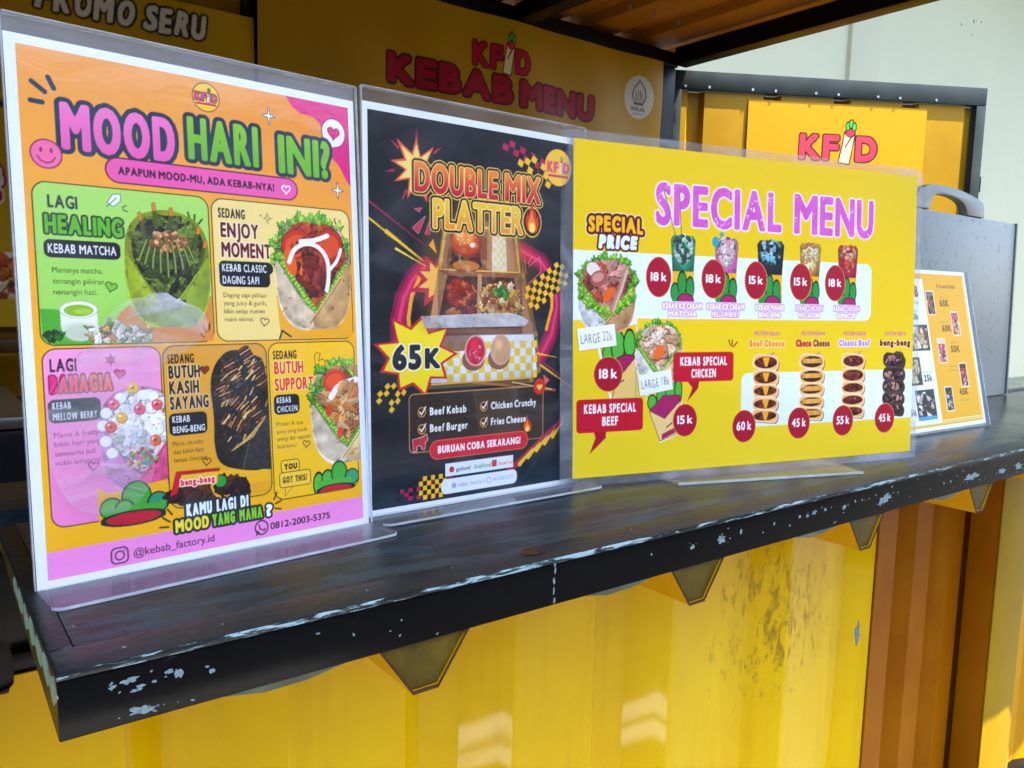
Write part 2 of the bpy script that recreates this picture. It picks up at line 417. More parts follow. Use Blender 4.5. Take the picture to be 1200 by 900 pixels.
def poster_mood():
    A = Art(200, 287, 6, grad('#f2a24a', '#f4b400', 10, 220), 3.0)
    rs = random.Random(3)
    A.rect(0, 0, 200, 90, lambda X, Y: (hexc('#ee8c20') * 1.0)[None, None] * np.ones(X.shape + (1,)), .0)
    A.put((slice(0, A.H // 3), slice(A.W // 2, A.W)), np.clip((A.XY((slice(0, A.H // 3), slice(A.W // 2, A.W)))[0] - 100) / 100, 0, 1) * .55 * np.clip(1.3 - A.XY((slice(0, A.H // 3), slice(A.W // 2, A.W)))[1] / 80, 0, 1), '#ee8418')
    # pink corner
    A.poly(smooth([(150, -6), (157, 6), (164, 10), (172, 10), (178, 14), (180, 22), (182, 31), (188, 38), (192, 41), (196, 50), (206, 60), (210, -12)]), '#e0207c')
    A.ell(188, 19, 9, 9.5, '#f6eef6', line='#701848', lw=.6); A.poly([(181, 24), (183, 31), (190, 27)], '#f6eef6')
    A.heart(188, 19, 4.6, '#e0207c', '#a01050', .7, 5)
    for a in ((14.5, 15, 17, 20.5), (6.5, 18.5, 12.5, 23), (5.5, 28.5, 11, 28.7)): A.seg(a[0], a[1], a[2], a[3], 2.6, '#2c3f58')
    roundel(A, 100.5, 10.5, 8.3)
    A.sparkle(141, 15, 6, '#f4f6fa', '#3a2a30'); A.sparkle(189.5, 57.5, 6, '#f4f6fa', '#3a2a30')
    OL = '#26384c'
    A.text('MOOD', 19, 52.5, 26, grad('#f07cc0', '#e860ac', 28, 52), W=61.5, bold=2.0, outline=((3.9, OL),), rot=0)
    A.text('HARI', 88, 49, 25.5, grad('#8cc83c', '#6cb428', 24, 49), W=45, bold=1.7, outline=((3.6, OL),))
    A.text('INI?', 146.5, 50.5, 25, grad('#84c434', '#70b826', 24, 49), W=38, bold=1.7, outline=((3.6, OL),))
    A.ell(11.5, 56, 7.6, 7.6, '#f070a4', line='#8c2c60', lw=.7)
    A.ell(9, 54, .7, 1.4, '#8c2c60'); A.ell(14, 54, .7, 1.4, '#8c2c60')
    A.path([(7.3, 57.5), (8.6, 59.6), (11.3, 60.8), (14, 60), (15.7, 57.8)], .7, '#8c2c60')
    A.rr(41, 53.5, 159, 67.5, 7, '#ec5ca8', '#5c1840', .8)
    A.text('APAPUN MOOD-MU, ADA KEBAB-NYA!', 47.5, 63, 4.9, '#3c1838', W=98, bold=.33)
    A.heart(151, 60.6, 2.9, '#ec5ca8', '#fdf0f8', .9)
    # ---- healing card
    LN = '#4a4420'
    A.rr(3.5, 71, 98.5, 159, 7, grad('#abdc68', '#98d458', 70, 160), LN, .7)
    A.text('LAGI', 10.5, 84.5, 7.2, '#24343c', W=15, bold=.42)
    A.text('HEALING', 8.5, 98.5, 10.6, '#62b42c', W=40, bold=.85, outline=((1.55, '#1e3a20'),))
    A.poly([(41, 79), (44, 74.5), (48, 74), (47.6, 78), (44, 81)], '#eef8ff', line='#28506c', lw=.4); A.seg(40.5, 81.5, 46, 76, .4, '#28506c')
    A.path([(51, 80), (49, 81), (49.4, 83), (51.5, 83.4)], .6, '#3c5824')
    pill(A, 7.5, 101.5, 46.5, 111.3, ['KEBAB MATCHA'], h=5.2)
    lines(A, ['Manisnya matcha,', 'tenangin pikiran,', 'nenangin hati.'], 11, 119.5, 5.9, 3.1, '#38491f', 27.5)
    A.heart(40.5, 126.5, 3.1, '#7cc43c', '#3c6418', .6, 15)
    A.poly([(3.9, 139), (14, 139.5), (24, 145), (36, 154), (40, 158.6), (10, 158.6), (4.6, 155)], '#4ca82c')
    A.ell(23, 148, 9.4, 9, '#dfe4d6'); A.rect(13.7, 140, 32.3, 147, '#e6e9de')
    A.ell(23, 152, 8.5, 5, '#b8c4a4', alpha=.7, soft=3)
    A.ell(23, 139.5, 9.6, 4.6, '#f2f4ec', line='#b4bca0', lw=.4); A.ell(23, 140, 7.6, 3.3, '#88b82c'); A.ell(25, 140.4, 4.6, 1.7, '#a4cc40')
    A.blobs(10, 154, 5, 2.6, 26, .8, ['#1c5c14', '#2c7c1c', '#143c10'], 4)
    for a in ((86, 81, 87, 85), (90, 82, 89.6, 86), (94.5, 84.5, 92, 87.5)): A.seg(*a, 1.0, '#24381c')
    A.setclip([(4, 72), (98, 72), (98, 158.5), (4, 158.5)])
    A.ell(73, 160, 34, 27, '#e49a34'); A.poly([(34, 158), (44, 142), (54, 133), (98, 131), (98, 160)], '#d8882c')
    A.blobs(46, 154, 16, 7, 60, 1.5, ['#e8e4d4', '#c8d0b4', '#8ca070', '#f4f0e0', '#d0a060'], 8, 3)
    A.wrap(73, 80, 50, 70, '#a8c41c', ['#2c3410', '#48581c', '#5c7020', '#1c1c14', '#3c4828', '#708c28'], 21, lettuce=False, n=150, size=2.0, skin2='#98b424', elong=3.5, base='#1c2010')
    for i in range(9):                                     # drizzled crown
        x = 56 + i * 4.1; A.path([(x + (73 - x) * .35, 98), (x, 106 + abs(i - 4)), (x + (i - 4) * .3, 122 - abs(i - 4) * 2.4)], 2.3, '#33420f'); A.path([(x + (73 - x) * .3, 99), (x + .3, 107 + abs(i - 4)), (x + (i - 4) * .3 + .4, 120 - abs(i - 4) * 2.4)], .9, '#8ca43c')
    for x, y, dx in ((58, 84, -2), (66, 78, -1), (76, 80, 1), (92, 90, 3), (96, 98, 4)): A.seg(x, y, x - dx, y + 13, 2.4, '#4c5418'); A.seg(x, y, x - dx * .2, y + 3, 2.0, '#d87c24')
    A.blobs(74, 99, 11, 6.5, 70, .9, ['#d89c5c', '#c07838', '#e8bc84', '#9c5424'], 5, 1.8)
    A.blobs(73, 134, 9, 3, 20, .8, ['#181c10', '#f0f0e4', '#2c3414'], 6)
    A.setclip()
    for a in ((92, 149, 93.5, 153), (96, 148, 95.6, 152), (90, 154, 92, 156)): A.seg(*a, 1.0, '#5c3410')
    # ---- moment card
    A.rr(100.5, 71, 197.5, 159, 7, grad('#f4d986', '#efd67c', 70, 160), LN, .7)
    A.text('SEDANG', 104.5, 82.5, 6.2, '#2c1c14', W=17.5, bold=.42)
    A.text('ENJOY', 105.5, 94.5, 9.4, '#5c1418', W=25, bold=.6, outline=((1.15, '#f8e4c0'),))
    A.text('MOMENT', 105.5, 106.7, 9.4, '#5c1418', W=33, bold=.6, outline=((1.15, '#f8e4c0'),))
    A.rr(103.5, 109, 139.5, 117, 4, '#14161c'); pill(A, 103.5, 109, 137, 125, ['KEBAB CLASSIC', 'DAGING SAPI'], h=5.0)
    lines(A, ['Daging sapi pilihan', 'yang juicy & gurih,', 'bikin setiap momen', 'makin nikmat.'], 105.5, 131.5, 5.1, 2.9, '#48361c', 29)
    A.heart(132, 147, 2.9, None, '#5c4418', .6, 10); A.sparkle(137, 80.5, 3.6, '#f4d986', '#5c4418', .4); A.sparkle(132.5, 79, 1.5, '#5c4418')
    for a in ((186, 77, 187, 80.5), (190, 78, 189.5, 81.5), (193, 81.5, 191.5, 83)): A.seg(*a, .9, '#3c2c14')
    A.setclip([(101, 72), (197, 72), (197, 158.5), (101, 158.5)])
    A.poly([(141, 130), (198, 128), (198, 160), (143, 160)], '#eba714')
    A.ruffle(169, 103, 26, 25, 60, 3.6, 50)
    A.wrap(169, 77, 57, 76, '#f0dcb8', ['#a82c18', '#c8401c', '#8c2014', '#70180f', '#d86028'], 31, n=80, size=3.2, skin2='#dcae70')
    A.ell(157, 96, 11, 9.5, '#c82c14', -25, line='#7c140c', lw=.6); A.ell(157, 97, 8.5, 7, '#e0501c', -25); A.blobs(157, 97, 6, 5, 14, 1.1, ['#f0a040', '#c83c14'], 71)
    A.ell(181, 95, 10, 11, '#c4281a', 25, line='#7c140c', lw=.6); A.ell(181, 96, 7.4, 8, '#dc4c1c', 25)
    A.ell(152, 108, 4, 9, '#e85c14', -15); A.ell(162, 113, 3.2, 9, '#f07c1c', 15)
    A.blobs(165, 99, 9, 8, 46, 1.7, ['#7c2418', '#9c3820', '#5c180f'], 72)
    A.blobs(171, 117, 9, 11, 30, 3.0, ['#8c2c20', '#a83c2c', '#74201a'], 73, 2.8)
    A.path(smooth([(151, 108), (154, 100), (161, 95.5), (168, 95), (175, 98), (180, 106), (180, 118), (178, 126)], 3, False), 3.0, '#f4ece8'); A.path(smooth([(160, 94), (170, 93), (180, 89)], 2, False), 3.2, '#f8f0ec'); A.path(smooth([(181, 112), (187, 106), (190, 98)], 2, False), 2.4, '#f4ece8'); A.path(smooth([(152, 107), (155, 100), (161, 96.5), (168, 96)], 2, False), .9, '#ffffff')
    A.setclip()
    A.path([(142, 158), (144, 153), (150, 157)], 1.2, '#1c3010')
    # ---- bahagia card
    A.rr(3.5, 161, 65.5, 259, 7, grad('#f29ccc', '#ee84c0', 160, 260), LN, .7)
    A.text('LAGI', 6.8, 173.5, 7.2, '#3c1834', W=13.5, bold=.42)
    A.text('BAHAGIA', 6.3, 185.3, 10, grad('#e8147c', '#f0644c', 5, 28, 0), W=32, bold=.9, outline=((1.4, '#8c1450'),))
    A.heart(42.5, 176, 3.1, '#d8207c', '#8c1450', .5, 10); A.star(38, 168, 3.4, 1.8, 6, '#b03c80', jit=.2)
    pill(A, 5, 188.5, 31.5, 201.5, ['KEBAB', 'MELLOW BERRY'], h=4.2, col='#20242c')
    lines(A, ['Manis & fruity,', 'bikin hari yang', 'sempurna jadi', 'makin sempurna!'], 7, 209.5, 5.1, 2.9, '#8c2c64', 24)
    A.heart(26, 227, 2.7, None, '#8c2c64', .6, 10)
    A.setclip([(4, 162), (65, 162), (65, 258.5), (4, 258.5)])
    A.wrap(52, 183, 45, 62, '#f0a0d8', ['#f4f0ec', '#fae8d4', '#f8fafa', '#e8e4f0'], 41, lettuce=False, n=70, size=3.2, skin2='#ec5490', base='#f0d0c8', elong=1.5)
    A.blobs(51, 208, 14, 12, 36, 3.6, ['#f6f2e8', '#fbf6ea', '#eef0f4'], 42, 1.6, dark=.82)
    A.blobs(52, 226, 9, 6, 70, .8, ['#e8643c', '#3c9cc8', '#f0c83c', '#9c3c24', '#4cb45c', '#e84c8c'], 43, 1.6)
    for x, y, c in ((42, 190, '#f4f6fa'), (49, 184.5, '#ecc03c'), (55, 189, '#f4f6fa'), (38, 193, '#e8446c'), (34, 198, '#f4f6fa'), (60, 190, '#f2f4f8'), (52, 197, '#e85070'), (42, 201, '#f0b428'), (59, 197, '#f4f6fa'), (62, 195, '#e8506c'), (32, 205, '#f6f6fa'), (36, 206, '#e83c3c'), (33, 214, '#f4f6fa'), (62, 210, '#f4f6fa'), (36, 221, '#f6f4f6'), (60, 216, '#ec7040')):
        A.ell(x + .3, y + .5, 3.2, 3.2, hexc(c) * .72); A.ell(x, y, 3.1, 3.0, c); A.ell(x - .8, y - .9, 1.1, .9, '#ffffff', alpha=.7)
        if c[1:3] == 'e8' or c[1:3] == 'ec': A.ell(x, y, 1.0, 1.0, hexc(c) * .7)
    rs2 = random.Random(8)
    for i in range(60): A.ell(rs2.uniform(36, 64), rs2.uniform(192, 222), .45, .45, ['#3ca0d0', '#f0c030', '#e8508c', '#48b060'][i % 4])
    A.poly([(27, 240), (34, 244), (66, 240), (66, 260), (27, 260)], '#f0ae14')
    for x, y, rx, ry, c in ((34, 253, 6, 6, '#58b430'), (48, 248, 8, 9, '#44a82c'), (60, 253, 6, 6, '#2c9468'), (41, 254, 5, 5, '#50b02c')): A.ell(x, y, rx, ry, c, line='#10281c', lw=.9)
    A.rect(29, 253, 64, 257, '#44a82c'); A.ell(46, 260, 17, 4, '#b8142c', line='#10281c', lw=.8)
    A.setclip()
    # ---- kasih sayang card
    A.rr(66.8, 161, 132, 259, 7, grad('#d89c30', '#e8a818', 160, 260), LN, .7)
    A.text('SEDANG', 69.3, 171.5, 5.6, '#241810', W=16, bold=.4)
    A.text('BUTUH', 69.6, 180.6, 8.0, '#1c1418', W=19, bold=.5, outline=((1.0, '#e0bc84'),))
    A.text('KASIH', 69.6, 190, 8.0, '#1c1418', W=18, bold=.5, outline=((1.0, '#e0bc84'),))
    A.text('SAYANG', 69.6, 199.3, 8.0, '#1c1418', W=23.5, bold=.5, outline=((1.0, '#e0bc84'),))
    A.heart(91.5, 176, 2.9, '#7c3418', '#4c1c10', .4)
    pill(A, 68.5, 201.5, 91.5, 215, ['KEBAB', 'BENG-BENG'], h=4.2)
    lines(A, ['Manis, crunchy', 'dan bikin hati', 'terasa disayang.'], 70, 221, 5.0, 2.8, '#503410', 21.5)
    A.heart(90, 232.5, 2.6, None, '#5c3410', .6, 10)
    A.setclip([(67, 162), (131.6, 162), (131.6, 258.5), (67, 258.5)])
    A.poly([(96, 240), (132, 238), (132, 250), (96, 250)], '#f0b414')
    BK = smooth([(94, 186), (97, 174), (104, 166), (112, 164), (124, 168), (132, 172), (132, 238), (126, 243), (112, 241), (98, 236), (95, 224), (96, 205)])
    A.poly(BK, lambda X, Y: np.clip(hexc('#242220') * (.7 + .7 * vnoise(X, Y, 1.6, 4))[..., None], 0, 1))
    rs3 = random.Random(12)
    for (cx, cy, rot) in ((109, 178, 65), (103, 192, 70), (127, 182, 55), (124, 206, 60), (108, 210, 30), (120, 170, 60), (113, 200, 45)):
        A.rr(cx - 8, cy - 4, cx + 8, cy + 4, 1, '#3c1c12', rot=rot)
        for k in range(7):
            q = -7 + k * 2.3; a = math.radians(rot)
            x, y = cx + q * math.cos(a), cy + q * math.sin(a)
            A.seg(x + 3.6 * math.sin(a), y - 3.6 * math.cos(a), x - 3.6 * math.sin(a), y + 3.6 * math.cos(a), .6, '#e0bc94' if k % 2 else '#7c4424')
    for i in range(60):
        x, y, a = rs3.uniform(100, 131), rs3.uniform(172, 228), rs3.uniform(-1.2, -.4)
        L = rs3.uniform(2, 7); A.seg(x, y, x + L * math.cos(a), y + L * math.sin(a), rs3.uniform(.6, 1.3), rs3.choice(['#f0d490', '#c89448', '#e8c060', '#6c3418']))
    for i in range(8): A.seg(106 + i * 2, 228 - i, 116 + i * 2, 222 - i * 2, .8, '#ecc468')
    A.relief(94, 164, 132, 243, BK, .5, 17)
    A.poly([(112, 240), (117, 225), (132, 208), (132, 243)], lambda X, Y: np.clip(hexc('#2c2a28') * (.7 + .6 * vnoise(X, Y, 1.3, 9))[..., None], 0, 1)); A.seg(113, 240, 118, 224, .35, '#6c6860')
    A.setclip()
    A.blobs(80, 250, 12, 4, 16, 3.2, ['#3c1c14', '#54281a', '#2c140f'], 14, 2.2); A.blobs(106, 249, 10, 5, 16, 3.0, ['#2c1410', '#4c2418', '#241010'], 15, 2.2)
    A.ell(98, 246, 4, 4, '#2c9c34', line='#102c14', lw=.7)
    A.poly([(68, 246), (71, 237.5), (97, 238), (96, 247)], '#f0b824'); A.poly([(67, 251), (71, 236.5), (75, 236.5), (71, 250)], '#c81424'); A.poly([(73, 236.5), (98, 237.5), (97.8, 239.5), (73, 239)], '#b81420')
    A.text('beng-beng', 73.5, 245.8, 4.4, '#d8304c', W=21, bold=.5, outline=((.95, '#fbe8dc'),))
    # ---- support card
    A.rr(133.5, 161, 197.5, 264, 7, '#f6c218', LN, .7)
    A.text('SEDANG', 136.5, 171.6, 5.6, '#2c2010', W=17, bold=.4)
    A.text('BUTUH', 137, 181.4, 8.4, '#d8341c', W=21, bold=.5, outline=((.95, '#f8d890'),))
    A.text('SUPPORT', 137, 192.4, 8.4, '#d8341c', W=28, bold=.5, outline=((.95, '#f8d890'),))
    A.path([(167, 177), (166.6, 170), (168.5, 168), (171, 169), (170, 172), (169.5, 174), (172, 172.6), (174.6, 174), (174, 178), (170, 179.6), (167, 178.5)], .5, '#6c4810')
    pill(A, 135.8, 195, 154, 208, ['KEBAB', 'CHICKEN'], h=4.2)
    lines(A, ['Protein & rasa', 'juicy yang kasih', 'energi dan support', 'buat kamu!'], 137, 215.5, 4.9, 2.7, '#5c4410', 25)
    A.heart(158, 229, 2.5, None, '#5c4410', .6, 10)
    A.setclip([(134, 162), (197, 162), (197, 263.5), (134, 263.5)])
    A.ruffle(190, 202, 25, 25, 60, 3.4, 60)
    A.wrap(190, 174, 56, 72, '#f0e0c0', ['#e8a458', '#d48840', '#f0b870', '#c87434'], 61, n=60, size=3.0, skin2='#eccc90', elong=3.0, base='#8c3c18')
    A.ell(181, 188, 9, 7.5, '#d83418', -20); A.ell(181, 188, 6.5, 5, '#e8501c', -20); A.path(smooth([(178, 199), (184, 191), (198, 188)], 3, False), 4.2, '#f6f0ec')
    A.blobs(190, 206, 9, 15, 38, 2.3, ['#eaa65c', '#d88c44', '#f4c080', '#c8743c'], 62, 3.2); A.ell(176, 208, 2.6, 4, '#d8401c', 20); A.ell(184, 224, 2.4, 4, '#dc481c', 10)
    A.setclip()
    A.rr(139, 238.5, 152, 246.5, 2, '#f6cc38', '#4c3c10', .5); A.text('YOU', 141, 245, 4.2, '#4c2c10', W=9.5, bold=.4)
    A.poly([(142, 255), (141, 262), (147, 256)], '#f6cc38', line='#4c3c10', lw=.4)
    A.rr(137.5, 246.5, 160, 256.5, 2, '#f6cc38', '#4c3c10', .5); A.text('GOT THIS!', 139.5, 253.8, 4.4, '#4c2c10', W=18.5, bold=.4)
    A.setclip([(160, 240), (197, 240), (197, 263.6), (160, 263.6)])
    A.poly([(161.5, 248), (166, 264), (161.5, 264)], '#f6c218')
    for x, y, rx, ry, c in ((166, 258, 4, 8, '#5cbc34'), (173, 255, 4.5, 6, '#54b838'), (182, 252, 6, 8, '#3cac34'), (192, 256, 5.4, 5.4, '#2c9c6c')): A.ell(x, y, rx, ry, c, line='#10281c', lw=.9)
    A.rect(165, 256, 192, 260, '#48b034'); A.ell(179, 263, 14, 3.4, '#c41830', line='#10281c', lw=.8)
    A.setclip()
    # ---- foot
    A.rect(-1, 271.5, 201, 288, '#f08cd0')
    SH = ((2.0, '#16242c'),)
    A.text('KAMU LAGI DI', 76, 265, 7.8, '#e8f4fc', W=42.5, bold=.75, outline=SH)
    A.text('MOOD', 69, 273.6, 7.8, '#f4e030', W=20.5, bold=.75, outline=SH); A.text('YANG MANA', 91.5, 273.6, 7.8, '#86cc20', W=34.5, bold=.75, outline=SH); A.text('?', 127, 273.6, 8.2, '#f0f6fc', W=4.6, bold=.75, outline=SH)
    for a in ((62, 263, 66, 266), (65, 258.5, 67.5, 262), (60, 268.5, 65, 269), (133, 263, 135, 259), (134, 266, 138, 264.5), (133.5, 269, 137.5, 270)): A.seg(*a, 1.1, '#4c3010')
    A.rr(32.5, 275.5, 41.5, 285, 2.4, None, None); A.rr(32.5, 276, 41.5, 285, 2.6, '#f08cd0', '#5c3454', .9); A.ell(37, 280.5, 2.4, 2.5, '#f08cd0', line='#5c3454', lw=.8); A.ell(39.7, 277.9, .45, .45, '#5c3454')
    A.text('@kebab_factory.id', 44.5, 283, 4.7, '#5c2c50', W=48, bold=.14)
    A.ell(123.5, 280, 4.3, 4.5, '#f08cd0', line='#4c1c40', lw=.9); A.poly([(119.3, 285), (120.3, 281), (122.5, 283.5)], '#4c1c40'); A.path([(121.8, 278), (122.4, 280.6), (125.2, 282.2), (126, 281)], .9, '#4c1c40')
    A.text('0812-2003-5375', 129.5, 282.5, 4.6, '#3c1438', W=44, bold=.2)
    return A

def flame(A, cx, by, w, h):
    f = lambda u, v: (cx + u * w / 2, by - v * h)
    A.poly([f(-.7, .05), f(-1, .35), f(-.7, .62), f(-.5, .5), f(-.3, .8), f(.15, 1), f(.1, .75), f(.55, .62), f(.6, .42), f(.85, .55), f(1, .25), f(.7, 0), f(0, -.05)], '#e02c14')
    A.poly([f(-.5, .02), f(-.65, .25), f(-.35, .45), f(0, .72), f(.1, .5), f(.5, .3), f(.6, .1), f(.3, -.02)], '#f48c14')
    A.ell(cx, by - h * .14, w * .22, h * .16, '#fce05c')

def checks(A, x0, y0, dx, dy, nx, ny, c1, c2, rot=0, fall=0, seed=0):
    rs = random.Random(seed); r = math.radians(rot); c, s_ = math.cos(r), math.sin(r)
    for i in range(nx):
        for j in range(ny):
            if rs.random() < fall * (1 - i / nx): continue
            col = c1 if (i + j) % 2 else c2
            if col is None: continue
            P = [(i, j), (i + 1, j), (i + 1, j + 1), (i, j + 1)]
            A.poly([(x0 + a * dx * c - b * dy * s_, y0 + a * dx * s_ + b * dy * c) for a, b in P], col)

def poster_double():
    A = Art(200, 287, 5, lambda X, Y: np.clip(hexc('#0c0d13') + (vnoise(X, Y, 9, 2) * .05 + vnoise(X, Y, 2.0, 3) * .03)[..., None] + np.clip((Y - 235) / 60, 0, 1)[..., None] * np.array([-.03, .06, .10]), 0, 1), 2.3)
    rs = random.Random(2)
    M1, M2, YL = '#b0144c', '#7c1040', '#f0c020'
    for i in range(260): A.ell(rs.uniform(0, 200), rs.uniform(60, 280), rs.uniform(.15, .5), rs.uniform(.15, .5), rs.choice(['#c8b4a0', '#a03050', '#e0a040']), alpha=.5)
    # swirls
    for k, (w, c) in enumerate(((15, M2), (9, M1), (3, '#e0386c'))):
        A.path([(47, 108), (36, 118), (28, 132), (24, 148), (24, 166)], w, c)
        A.path([(140, 92), (160, 100), (174, 116), (178, 136), (172, 160), (160, 178)], w, c)
    A.path([(42, 116), (35, 130), (32, 146), (33, 162)], 3.2, '#f0a020'); A.path([(172, 118), (172, 138), (166, 156)], 3.2, '#f0a020')
    for a in ((-2, 62, 46, 92, 1.2, M1), (-2, 74, 44, 104, 1.6, YL), (14, 84, 46, 104, 3.2, YL), (22, 96, 48, 108, 1.8, '#f4d850'), (156, 176, 178, 180, 1.6, YL), (160, 186, 198, 208, 2.4, '#f0a020'), (160, 182, 196, 204, 1.0, M1)): A.seg(a[0], a[1], a[2], a[3], a[4], a[5], w1=.4)
    A.poly([(50, 92), (54, 87), (57, 98)], '#f0a830'); A.poly([(163, 194), (170, 199), (165, 203)], '#e86050')
    for a in ((147, 104, 158, 96), (158, 96, 160, 108), (160, 108, 147, 118), (146, 102, 150, 96), (142, 98, 144, 110)): A.seg(*a, .7, '#e87090')
    # corner checks
    checks(A, 122, 3, 5.6, 5, 8, 3, M1, None, 18, .3, 3); checks(A, 136, 7, 5.4, 5, 8, 3, YL, '#2c1418', 26, .35, 4)
    checks(A, 139, 124, 4.6, 4.4, 11, 5, YL, '#221418', -33, .1, 5)
    # burst top left
    for a in range(7):
        t = math.radians(a * 51 + 15); A.seg(40 + 20 * math.cos(t), 36 + 20 * math.sin(t), 40 + 27 * math.cos(t), 36 + 27 * math.sin(t), 2.2, M1, w1=.5)
    A.star(40, 37, 24, 11, 9, '#e8602c', jit=.12, seed=4); A.star(40, 37, 19, 9, 9, '#f6d878', jit=.1, seed=4)
    A.star(57, 119, 24, 12, 9, M1, jit=.15, seed=6, rot=12); A.star(58, 118, 17, 9, 9, '#f4cc60', jit=.15, seed=6, rot=12)
    # box lid and food
    A.ell(97, 118, 56, 66, '#e88420', alpha=.30, soft=20); A.path([(60, 112), (65, 74), (133, 72), (140, 112), (154, 160), (158, 190), (150, 198), (48, 198)], 5, '#f8b83c', .35)
    A.poly([(64, 76), (133, 74), (138, 110), (58, 110)], '#f6c84c'); A.poly([(67, 77), (131, 76), (136, 109), (61, 109)], '#b87c4c'); A.poly([(70, 80), (104, 79), (104, 109), (65, 109)], '#8a5230'); A.poly([(106, 79), (129, 79), (133, 108), (107, 108)], '#c48c58')
    A.ell(84, 104, 15, 7, '#2c1814'); A.ell(84, 98, 14, 8, '#5c3018'); A.blobs(84, 100, 12, 4, 26, 1.6, ['#70241c', '#9c3c28', '#3c7c28', '#4c1c14'], 5)
    A.ell(84, 106, 13, 4, '#c87830'); A.ell(84, 89, 14.5, 10.5, '#a03418'); A.ell(83.5, 88, 13, 9, '#c84c1c'); A.ell(82, 85, 9, 5, '#f08c3c', soft=3); A.ell(78, 82, 4, 2.4, '#fcc080', soft=2)
    for i in range(22): A.ell(rs.uniform(74, 93), rs.uniform(80, 90), .7, .45, '#f4d4a0', rs.uniform(0, 180))
    A.ell(90, 90, 2.6, 2, '#fbe8c8', soft=1)
    A.poly([(109, 64), (114, 58), (119, 66), (122, 72), (124, 109), (109, 109)], '#e9ddc8'); checks(A, 111, 74, 2.8, 3.4, 4, 10, '#e8d080', None)
    A.poly([(108, 68), (115, 60), (120, 70), (115, 78)], '#a02c28', line='#5c1418', lw=.5); A.path([(111, 68), (116, 66), (114, 72), (118, 71)], .8, '#f0d0c0')
    A.poly([(58, 110), (138, 110), (151, 158), (50, 158)], '#9c6038'); A.poly([(63, 114), (134, 114), (143, 150), (56, 150)], '#4c2418')
    A.poly([(58, 110), (66, 114), (58, 150), (49, 158)], '#c08a58'); A.poly([(138, 110), (131, 114), (140, 150), (151, 158)], '#a87450')
    A.poly([(95, 112), (99, 112), (99, 151), (94, 151)], '#c49468'); A.poly([(49, 150), (151, 150), (152, 163), (48, 163)], '#a07050')
    A.blobs(79, 127, 12, 9, 46, 2.4, ['#d8441c', '#b8301a', '#e8702c', '#8c2014'], 31); A.blobs(73, 145, 9, 4.5, 22, 2.3, ['#e0681c', '#c84418', '#f08c34'], 32); A.blobs(87, 143, 5, 6, 14, 2, ['#5c1c24', '#8c2c34'], 33)
    A.blobs(118, 134, 20, 14, 110, 2.0, ['#f0c470', '#e8a848', '#f8e4b4', '#c87c38', '#a84c2c'], 34, 3.4); A.blobs(118, 126, 7, 5, 30, 1.3, ['#3c8c2c', '#5cac3c', '#2c6c20'], 35); A.blobs(122, 145, 8, 5, 20, 1.8, ['#f0a028', '#f8c040'], 36, 2.5)
    A.poly([(48, 160), (152, 160), (156, 190), (150, 196), (52, 196), (44, 190)], '#e8ecf0'); checks(A, 60, 165, 6, 6.2, 16, 5, '#f0cc38', None, 0); A.poly([(48, 158), (96, 158), (88, 172), (60, 172)], '#7c5440', .8)
    for x, c in ((93, '#c81c3c'), (118, '#cfa074')):
        A.ell(x - 2, 179, 11, 9, '#8c5c40'); A.ell(x, 172, 10.5, 12.5, '#d8a898'); A.ell(x, 172, 9, 11, c); A.ell(x - 2, 168, 3.5, 4, np.clip(hexc(c) * 1.25, 0, 1), alpha=.7, soft=3)
    A.blobs(93, 174, 6, 7, 20, .8, ['#e84c6c', '#f08ca0'], 40)
    A.seg(52, 197, 150, 196, 1.2, '#f0b050'); A.seg(90, 197, 176, 208, 2.2, '#c8783c', .7); A.seg(130, 199, 172, 207, 1, '#f0c078')
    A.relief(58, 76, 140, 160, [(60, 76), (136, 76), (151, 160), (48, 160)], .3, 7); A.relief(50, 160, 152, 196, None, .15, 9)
    # title
    A.text('DOUBLE MIX', 38, 53.5, 22, grad('#f0842c', '#c4142c', 34, 52), W=124, bold=1.0, outline=((4.0, '#f0c850'), (3.2, '#24100c'), (1.7, '#f4d87c')))
    A.text('PLATTER', 54, 79, 22, grad('#f0c028', '#e88c1c', 62, 79), W=86, bold=1.0, outline=((4.0, '#f0c850'), (3.2, '#24100c'), (1.7, '#f4d87c')))
    A.ell(150, 68, 9.5, 12, '#24100c', line='#f0c850', lw=.9); flame(A, 150, 76, 14, 25)
    for P in ([(38, 66), (44, 65), (42, 68)], [(36, 80), (47, 71), (41, 84)], [(47, 84), (51, 74), (51, 84)]): A.poly(P, '#b8304c', line='#f0a0a8', lw=.4)
    roundel(A, 178, 21, 14.5, '#f0a030')
    # price burst
    A.star(39, 175, 37, 24, 9, '#c41c2c', jit=.1, seed=11, rot=8, sy=.85); A.star(39, 175, 33, 21.5, 9, '#f4dc1c', jit=.1, seed=11, rot=8, sy=.85)
    A.text('65', 18, 185, 19, '#20202a', W=25, bold=1.4, outline=((2.5, '#f8f4d8'),), rot=0); A.text('K', 46, 185, 16, '#20202a', W=14, bold=1.3, outline=((2.2, '#f8f4d8'),))
    checks(A, 2, 204, 4, 3.4, 5, 2, YL, None, -40); checks(A, 12, 212, 4, 3.4, 5, 2, YL, None, -50)
    # list box
    A.rr(32, 203.5, 163, 248, 4, '#33251c', '#d89c50', .7); A.poly([(90, 204), (135, 204), (140, 247), (98, 247)], '#54422f', .6)
